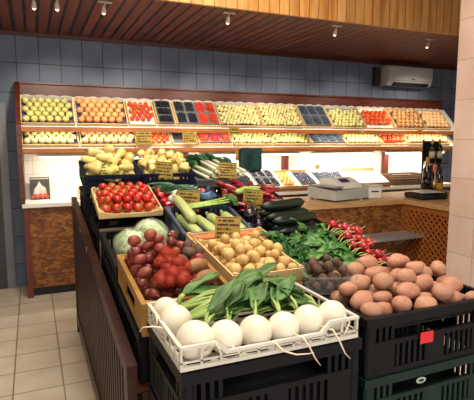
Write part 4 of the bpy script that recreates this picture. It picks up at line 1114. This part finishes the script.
# ---------------------------------------------------------------- price cards on stand and shelf
price_card('price_card', .125, .125, DB @ T(.165, .470, .095) @ RZ(-.35) @ RX(-SL-.12), 'large handwritten ochre price card behind the small yellow potatoes', rows=5, stick=.03)
price_card('price_card', .135, .125, CHI @ T(.145, -.014, .085) @ RZ(-.35) @ RX(-.3), 'ochre price card in front of the small red peppers', rows=5)
price_card('price_card', .125, .12, LRP @ T(.155, -.014, .085) @ RZ(-.35) @ RX(-.25), 'ochre price card in front of the long dark red peppers', rows=5)
price_card('price_card', .125, .115, PE2 @ T(.145, -.018, .105) @ RZ(-.35) @ RX(-.2), 'ochre price card in front of the round yellow peppers', rows=4)
price_card('price_card', .14, .12, LEE @ T(.225, -.030, .09) @ RZ(-.35) @ RX(-.3), 'ochre price card in front of the leeks', rows=5)
for (x, z, w, h, lab, mm) in ((1.075, 1.515, .165, .14, 'large ochre price card hanging from the upper shelf board above the yellow peppers', 'tag'),
    (1.575, 1.525, .16, .13, 'ochre price card hanging from the upper shelf board above the leeks', 'tag'),
    (2.185, 1.330, .135, .115, 'ochre price card hanging under the lower shelf board at the dark bags', 'tag'),
    (2.10, 1.622, .13, .075, 'small yellow price card on the upper board at the red berries', 'tag'),
    (3.84, 1.632, .12, .055, 'small yellow price card on the upper board at the green-yellow plums', 'tag'),
    (4.83, 1.632, .09, .065, 'small orange price card on the upper board near the pink pillar', 'orange_card'),
    (4.90, 1.375, .06, .055, 'small orange price card on the lower board above the wicker tray', 'orange_card')):
    price_card('price_card', w, h, T(x, 4.932, z), lab, mm, rows=4 if h > .1 else 2, hook=True)
price_card('price_card', .065, .075, T(3.47, 5.33, 1.165), 'small orange card standing at the back between the two blueberry trays', 'orange_card', rows=2, stick=.03)

# ---------------------------------------------------------------- back counter goods
def back_tray(x0, x1, label, front='lightwood', L=.36, z=.972):
    F_ = T(x0, 4.975, z) @ RX(rad(27)); w = x1-x0-.01
    t = thing('sloping_tray', label, 'tray', F_, 'sloping trays on the back counter')
    bx(0, w, 0, L, 0, .008).build('base', 'paper', t)
    bx(0, w, 0, .010, .008, .04).build('front_wall', front, t)
    for xx in (0, w-.010): bx(xx, xx+.01, .01, L, .008, .045).build('side_wall', 'paper', t)
    bx(0, w, L-.01, L, .008, .055).build('back_wall', front, t)
    bx(.02, w-.02, L-.06, L-.045, -.16, 0) 
    return F_, w, L
def riser(x0, x1, lab):
    o = thing('tray_riser', lab, 'riser', T(x0, 4.965, .947))
    m_ = MB(); m_.prism([(.0, 0), (.36, 0), (.36, .185), (.0, .010)], 0, x1-x0, Matrix(((0, 0, 1, 0), (1, 0, 0, 0), (0, 1, 0, 0), (0, 0, 0, 1)))); m_.build('wedge', 'redwood', o)
    bx(0, x1-x0, -.014, -.001, 0, .016).build('front_lip', 'orange_wood', o)
riser(2.40, 3.24, 'wooden wedge under the berry and apricot trays'); riser(3.26, 4.38, 'wooden wedge under the blueberry and white trays')
F, w, L = back_tray(2.41, 2.74, 'sloping white tray of dark berry punnets on the back counter', 'paper')
for i in range(3):
    for j in range(2): punnet(F, .014+i*.100, .02+j*.185, .090, .165, BLK, 'punnet of dark berries on the back counter', 'heap of dark berries in a punnet on the back counter', 'counter blackberry punnets', 'dark berries on the counter', h=.055)
F, w, L = back_tray(2.75, 2.99, 'sloping tray of apricots on the back counter'); fill_tray(F, w, L, .024, 'apricot', 'orange apricot in the sloping tray on the back counter', 'apricot', 'apricots', y0=.03, x0=.012, x1=w-.012)
def berry_heap(F, w, L, name, m, lab, y1=None):
    b = MB(); r = .0125; k = int((w-.03)/(2*r)); q = int(((y1 or L)-.035)/(2*r))
    for i in range(k):
        for j in range(q): b.ell((r, r, r), 7, 5, mtx=T(.016+(i+.5)*(w-.032)/k+R.uniform(-.004, .004), .018+(j+.5)*2*r+R.uniform(-.003, .003), .022+R.uniform(0, .016)))
    o = b.build(name, m, None, True); o.matrix_world = F; tag(o, lab, 'berries', None, 'stuff')
F, w, L = back_tray(3.00, 3.27, 'sloping tray of dark blue plums on the back counter'); berry_heap(F, w, L, 'dark_blue_fruit', 'blueberry', 'loose dark blue small fruit in the sloping tray beside the apricots')
F, w, L = back_tray(3.29, 3.76, 'sloping white tray of blueberries behind the weighing scale', 'paper'); berry_heap(F, w, L, 'blueberries', 'blueberry', 'loose blueberries in the white tray behind the weighing scale')
F, w, L = back_tray(3.78, 4.37, 'sloping empty white-lined tray with a wooden end on the back counter', 'lightwood')
# wicker tray at the far end
wk = thing('wicker_tray', 'brown wicker tray of packets on the back counter near the bottles', 'tray', T(4.46, 5.0, .946) @ RX(.0))
m = MB()
for k in range(5): 
    q = [(x+.32, y+.17) for x, y in rrect(.31-.006*(4-k), .16-.006*(4-k), .04)]
    m.tube([(x, y, .02+.03*k) for x, y in q]+[(q[0][0], q[0][1], .02+.03*k)], .014, 6)
m.build('woven_wall', 'wicker', wk, True)
bx(.03, .61, .03, .31, 0, .015).build('base', 'wicker', wk)
for i in range(7):
    o = MB().bevbox(0, .07, 0, .12, 0, .06, .008).build('brown_packet', 'wicker'); o.matrix_world = T(4.52+.078*i, 5.08, .962) @ RX(.5); tag(o, 'brown packet standing in the wicker tray', 'packet', 'brown packets in the wicker tray')
# things in the white alcove at the left
pic = thing('printed_card', 'small printed card with a pale figure and red flowers leaning on the white wall', 'card', T(-.035, 5.28, .946) @ RX(-.22))
bx(0, .19, 0, .006, 0, .235).build('card', 'photo_b', pic)
m = MB(); m.prism([(.03, .05), (.16, .05), (.15, .12), (.11, .15), (.09, .19), (.07, .15), (.04, .11)], .0005, .002, Matrix(((1, 0, 0, 0), (0, 0, -1, 0), (0, 1, 0, 0), (0, 0, 0, 1)))); m.build('pale_figure', 'photo_w', pic)
m = MB()
for k in range(7): m.lathe([(.018, 0), (.018, .001)], 9, T(.025+.023*k, -.0022, .028+.02*(k % 2)) @ RX(PI/2))
m.build('red_flowers', 'photo_r', pic)
bx(.008, .182, -.0012, 0, .214, .224).build('title_strip', 'photo_w', pic)
tl = thing('metal_tongs', 'small silvery tongs lying on the white worktop', 'tongs', T(.335, 5.08, .952) @ RZ(.4))
MB().tube([(0, 0, .004), (.05, .012, .02), (.10, .006, .006)], [.006, .005, .008], 6).build('arm', 'steel', tl); MB().tube([(0, 0, .004), (.05, -.012, .012), (.10, -.006, .004)], [.006, .005, .008], 6).build('arm', 'steel', tl)
cb = thing('cardboard_box', 'small pale box with grey label on the worktop behind the stand', 'box', T(.425, 5.10, .946))
MB().bevbox(0, .16, 0, .14, 0, .115, .004).build('box_body', 'plywood', cb); bx(.02, .11, -.002, -.0003, .03, .08).build('label', 'greyp', cb); bx(-.001, .161, -.004, .002, .116, .124).build('red_edge', 'red_label', cb)
# dark bags hanging under the shelf
hb = thing('hanging_bag_pad', 'pad of dark green plastic bags hanging under the shelf board', 'bags', T(2.155, 4.925, 1.19))
for k in range(4):
    m_ = MB(); vs = []; fs = []; nn = 8
    for s_ in (0, 1):
        for i in range(nn+1):
            for j in range(nn+1):
                u = i/nn; v = j/nn
                vs.append((u*.265+.004*k, -.008*k+.006*s_*.5+.004*math.sin(u*9+k)*(1-v), v*.28-.0+.012*k*(1-v)))
    N = (nn+1)**2
    for i in range(nn):
        for j in range(nn):
            b = i*(nn+1)+j; f = (b, b+nn+1, b+nn+2, b+1); fs.append(f); fs.append(tuple(x+N for x in f[::-1]))
    m_.add(vs, fs); m_.build('bag_sheet', 'bagplastic', hb, True)
MB().tube([(-.0, -.012, .272), (.275, -.012, .272)], .007, 8).build('hanging_rod', 'steel', hb)

# ---------------------------------------------------------------- checkout desk
dk = thing('checkout_desk', 'wooden checkout desk with pressed-board front, lattice side and steel shelf', 'desk', T(2.20, 3.80, 0))
bx(.0, 1.33, .012, .03, .06, .90).build('front_panel', 'osb', dk)
bx(1.33, 1.385, .0, .05, 0, .90).build('post', 'orange_wood', dk)
bx(-.05, .0, .0, .05, 0, .90).build('post', 'orange_wood', dk)
bx(1.345, 1.385, -1.04, -.99, 0, .90).build('post', 'orange_wood', dk)
bx(-.06, 2.45, -.015, .62, .90, .948).build('desk_top', 'lightwood', dk)
bx(1.33, 1.95, -1.05, -.016, .90, .948).build('desk_top', 'lightwood', dk)
bx(1.348, 1.382, -.99, 0, .84, .90).build('top_rail', 'orange_wood', dk); bx(1.348, 1.382, -.99, 0, .06, .12).build('bottom_rail', 'orange_wood', dk)
m = MB(); y0, y1, z0, z1 = -.99, 0., .12, .84; sp = .068
for sgn, xx in ((1, 1.350), (-1, 1.358)):
    k = -40
    while k < 60:
        c = k*sp; k += 1
        # line z - z0 = sgn*(y - y0) + c
        pts = []
        ya = y0; yb = y1
        def zz(y): return z0+sgn*(y-y0)+c
        lo_y, hi_y = ya, yb
        if sgn > 0: lo_y = max(lo_y, y0-c); hi_y = min(hi_y, y0+(z1-z0)-c)
        else: lo_y = max(lo_y, y0+c-(z1-z0)); hi_y = min(hi_y, y0+c)
        if hi_y-lo_y < .02: continue
        a = Vector((xx, lo_y, zz(lo_y))); b = Vector((xx, hi_y, zz(hi_y))); L_ = (b-a).length
        m.box(0, L_, -.004, .004, -.011, .011, Matrix.Translation(a) @ Matrix.Rotation(PI/2, 4, 'Z') @ RY(-math.atan2(b.z-a.z, b.y-a.y)))
m.build('lattice_panel', 'orange_wood', dk)
bx(1.44, 1.46, -.99, -.0, .08, .88).build('inner_panel', 'doordark', dk)
sm = MB(); sm.box(.35, 1.40, -.27, -.02, .612, .618); sm.box(.35, 1.40, -.285, -.27, .592, .630); sm.build('steel_shelf', 'steel', dk)['label'] = 'polished steel packing shelf'
for x in (.5, 1.25): sm = MB(); sm.prism([(-.25, .61), (.010, .61), (.010, .45)], x, x+.01, Matrix(((0, 0, 1, 0), (1, 0, 0, 0), (0, 1, 0, 0), (0, 0, 0, 1)))); sm.build('shelf_bracket', 'steel', dk)

DZ = .949
sc = thing('weighing_scale', 'pale grey wedge-shaped weighing scale with dark display on the desk', 'scale', T(2.92, 4.06, DZ) @ RZ(rad(12)) @ Matrix.Diagonal((1.1, 1.1, 1.4, 1)))
yz = Matrix(((0, 0, 1, 0), (1, 0, 0, 0), (0, 1, 0, 0), (0, 0, 0, 1)))
m = MB(); m.prism([(-.16, .012), (.20, .012), (.20, .10), (-.16, .075)], -.22, .22, yz); m.build('body', 'scale', sc)
m = MB(); m.prism([(-.10, .085), (.18, .102), (.19, .15), (.05, .16), (-.06, .12)], -.08, .21, yz); m.build('upper_housing', 'scale_white', sc)
m = MB(); m.box(-.02, .09, 0, .055, .0, .004, T(0, -.045, .128) @ RX(.35)); m.build('display', 'indigo', sc)
m = MB(); m.bevbox(-.22, -.09, -.14, .18, .098, .108, .004); m.build('weighing_pan', 'steel', sc)
for (a, b) in ((-.19, -.13), (.19, -.13), (-.19, .17), (.19, .17)): MB().lathe([(.012, 0), (.012, .013)], 10, T(a, b, 0)).build('foot', 'dark', sc)
tbx = thing('white_carton', 'white plastic container with violet print beside the weighing scale', 'container', T(3.20, 3.94, DZ) @ RZ(-.25))
m = MB(); m.bevbox(0, .15, 0, .16, 0, .13, .012); m.build('carton_body', 'scale_white', tbx); m = MB(); m.bevbox(-.006, .156, -.006, .166, .126, .145, .006); m.build('lid', 'whitep', tbx)
bx(.03, .11, -.001, .0005, .07, .085).build('violet_print', 'indigo', tbx)
bs = thing('counter_scale', 'flat black counter scale with pale glass plate at the desk corner', 'scale', T(3.62, 3.62, DZ) @ RZ(-.1))
m = MB(); m.bevbox(0, .32, 0, .30, .008, .06, .012); m.build('body', 'dark', bs); m = MB(); m.bevbox(.02, .30, .03, .29, .068, .076, .003); m.build('glass_plate', 'scale_white', bs)
m = MB(); m.box(.08, .10, .10, .12, .06, .068); m.box(.22, .24, .20, .22, .06, .068); m.build('plate_support', 'darkgrey', bs); bx(.03, .13, -.001, .003, .022, .045).build('display', 'indigo', bs)
for (a, b) in ((.03, .03), (.29, .03), (.03, .27), (.29, .27)): MB().lathe([(.012, 0), (.012, .010)], 10, T(a, b, 0)).build('foot', 'darkgrey', bs)
def bottle(mtx, lab, lm, neck):
    o = thing('wine_bottle', lab, 'bottle', mtx, 'dark wine bottles on the desk')
    MB().lathe([(.034, 0), (.039, .006), (.039, .19), (.034, .215), (.017, .245), (.0145, .30), (.0155, .315)], 20).build('glass_body', 'glassdark', o, True)
    MB().lathe([(.0396, .06), (.0396, .15)], 20).build('label', lm, o, True)
    MB().lathe([(.0168, .25), (.0160, .29), (.0165, .318), (.012, .32)], 16).build('neck_foil', neck, o, True)
bottle(T(4.07, 4.02, DZ) @ S(1.32), 'dark wine bottle with amber neck, standing nearest the counter scale', 'glassdark', 'yellow_label')
bottle(T(4.14, 3.90, DZ) @ S(.95), 'short dark bottle with amber label in front of the bottle rack', 'yellow_label', 'dark')
# tall rack of bottles next to the pillar
rk = thing('bottle_rack', 'tall black rack for bottles on the desk beside the pillar', 'rack', T(4.18, 4.06, DZ))
bx(0, .26, .0, .16, 0, .015).build('base', 'dark', rk); bx(0, .26, .0, .16, .34, .352).build('shelf', 'dark', rk)
for x in (0, .245): bx(x, x+.015, .145, .16, .015, .62).build('upright', 'dark', rk)
bx(.015, .245, .150, .158, .36, .60).build('back_plate', 'dark', rk)
for i, (x, z, lm, nf, lab) in enumerate(((.065, .017, 'yellow_label', 'dark', 'dark bottle with amber label on the rack base, outer one'), (.18, .017, 'cream', 'dark', 'dark bottle with cream label on the rack base, by the pillar'),
                              (.065, .354, 'cream', 'cream', 'dark bottle with cream label up on the rack, outer one'), (.18, .354, 'cream', 'yellow_label', 'dark bottle with amber neck up on the rack, by the pillar'))):
    bottle(T(4.18+x, 4.06+.075, DZ+z) @ S(.98 if z < .1 else .85), lab, lm, nf)
pk = thing('cream_packet', 'pale cream packet standing on the desk at the pillar', 'packet', T(3.735, 3.36, DZ) @ RZ(-.3))
MB().bevbox(0, .10, 0, .05, 0, .11, .008).build('packet_body', 'cream', pk); bx(.015, .085, -.001, .0005, .05, .085).build('label', 'scale_white', pk)
for i, (x, y, mm, lab) in enumerate(((3.63, 3.27, 'orange_card', 'small orange sachet on the desk in front of the cream packet'), (3.70, 3.22, 'tomato', 'small red sachet on the desk edge by the pillar'))):
    o = MB().ell((.035, .022, .016), 14, 8, .2, 2, i, T(0, 0, .0155)).build('sachet', mm, None, True); o.matrix_world = T(x, y, DZ); tag(o, lab, 'sachet')

# ---------------------------------------------------------------- light
def area(name, loc, rot, sx, sy, power, c):
    d = bpy.data.lights.new(name, 'AREA'); d.shape = 'RECTANGLE'; d.size = sx; d.size_y = sy; d.energy = power; d.color = c
    o = bpy.data.objects.new(name, d); o.location = loc; o.rotation_euler = rot; col.objects.link(o); return o
def spot(name, loc, target, power, c, ang, blend=.6, r=.05):
    d = bpy.data.lights.new(name, 'SPOT'); d.energy = power; d.color = c; d.spot_size = rad(ang); d.spot_blend = blend; d.shadow_soft_size = r
    o = bpy.data.objects.new(name, d); o.location = loc; o.rotation_euler = (Vector(target)-Vector(loc)).to_track_quat('-Z', 'Y').to_euler(); col.objects.link(o)
area('shop_front_daylight', (1.2, -2.4, 1.7), (rad(90), 0, 0), 5.5, 2.6, 112, (1., .93, .84))
area('stand_overhead_fill', (.9, 2.7, 3.3), (0, 0, 0), 1.8, .9, 62, (1., .88, .72))  # unseen fill light added overhead to brighten the back rows of the stand
area('front_overhead_fill', (.7, .9, 3.3), (0, 0, 0), 1.6, 1.2, 62, (1., .87, .70))  # added fill out of view above the front room, lifts the foreground
WARM = (1., .87, .68)
for i, x in enumerate((.25, 1.1, 2.0, 2.9, 3.9, 4.9)):
    spot('shelf_spot', (x, 4.05, 2.55), (x+.05, 5.15, 1.72), 84, WARM, 70, .8)
for (x0, x1) in ((0.05, 1.5), (1.75, 3.05), (3.25, 4.2), (4.4, 5.5)):
    area('under_shelf_light', ((x0+x1)/2, 5.12, 1.368), (rad(18), 0, 0), x1-x0, .04, 9.5, (1., .88, .72))
for (x0, x1) in ((0.0, 1.6), (1.7, 3.0), (3.2, 4.3), (4.4, 5.5)):
    area('tier_light', ((x0+x1)/2, 4.965, 1.628), (rad(35), 0, 0), x1-x0, .03, 2.6, WARM)
wd = bpy.data.worlds.new('world'); scene.world = wd; wd.use_nodes = True
wd.node_tree.nodes['Background'].inputs[0].default_value = (.9, .92, 1., 1); wd.node_tree.nodes['Background'].inputs[1].default_value = .25

# ---------------------------------------------------------------- camera
cd = bpy.data.cameras.new('camera'); cam = bpy.data.objects.new('camera', cd); col.objects.link(cam)
cd.sensor_fit = 'HORIZONTAL'; cd.sensor_width = 36; cd.lens = 472/474*36; cd.clip_start = .05
cam.location = (0, 0, 1.55)
cam.rotation_euler = Euler((rad(90)-math.atan(59/472), 0, -rad(23.4)), 'XYZ')
scene.camera = cam
scene.view_settings.view_transform = 'Standard'; scene.view_settings.look = 'None'
scene.view_settings.exposure = 0.; scene.view_settings.gamma = 1.; scene.view_settings.use_curve_mapping = False
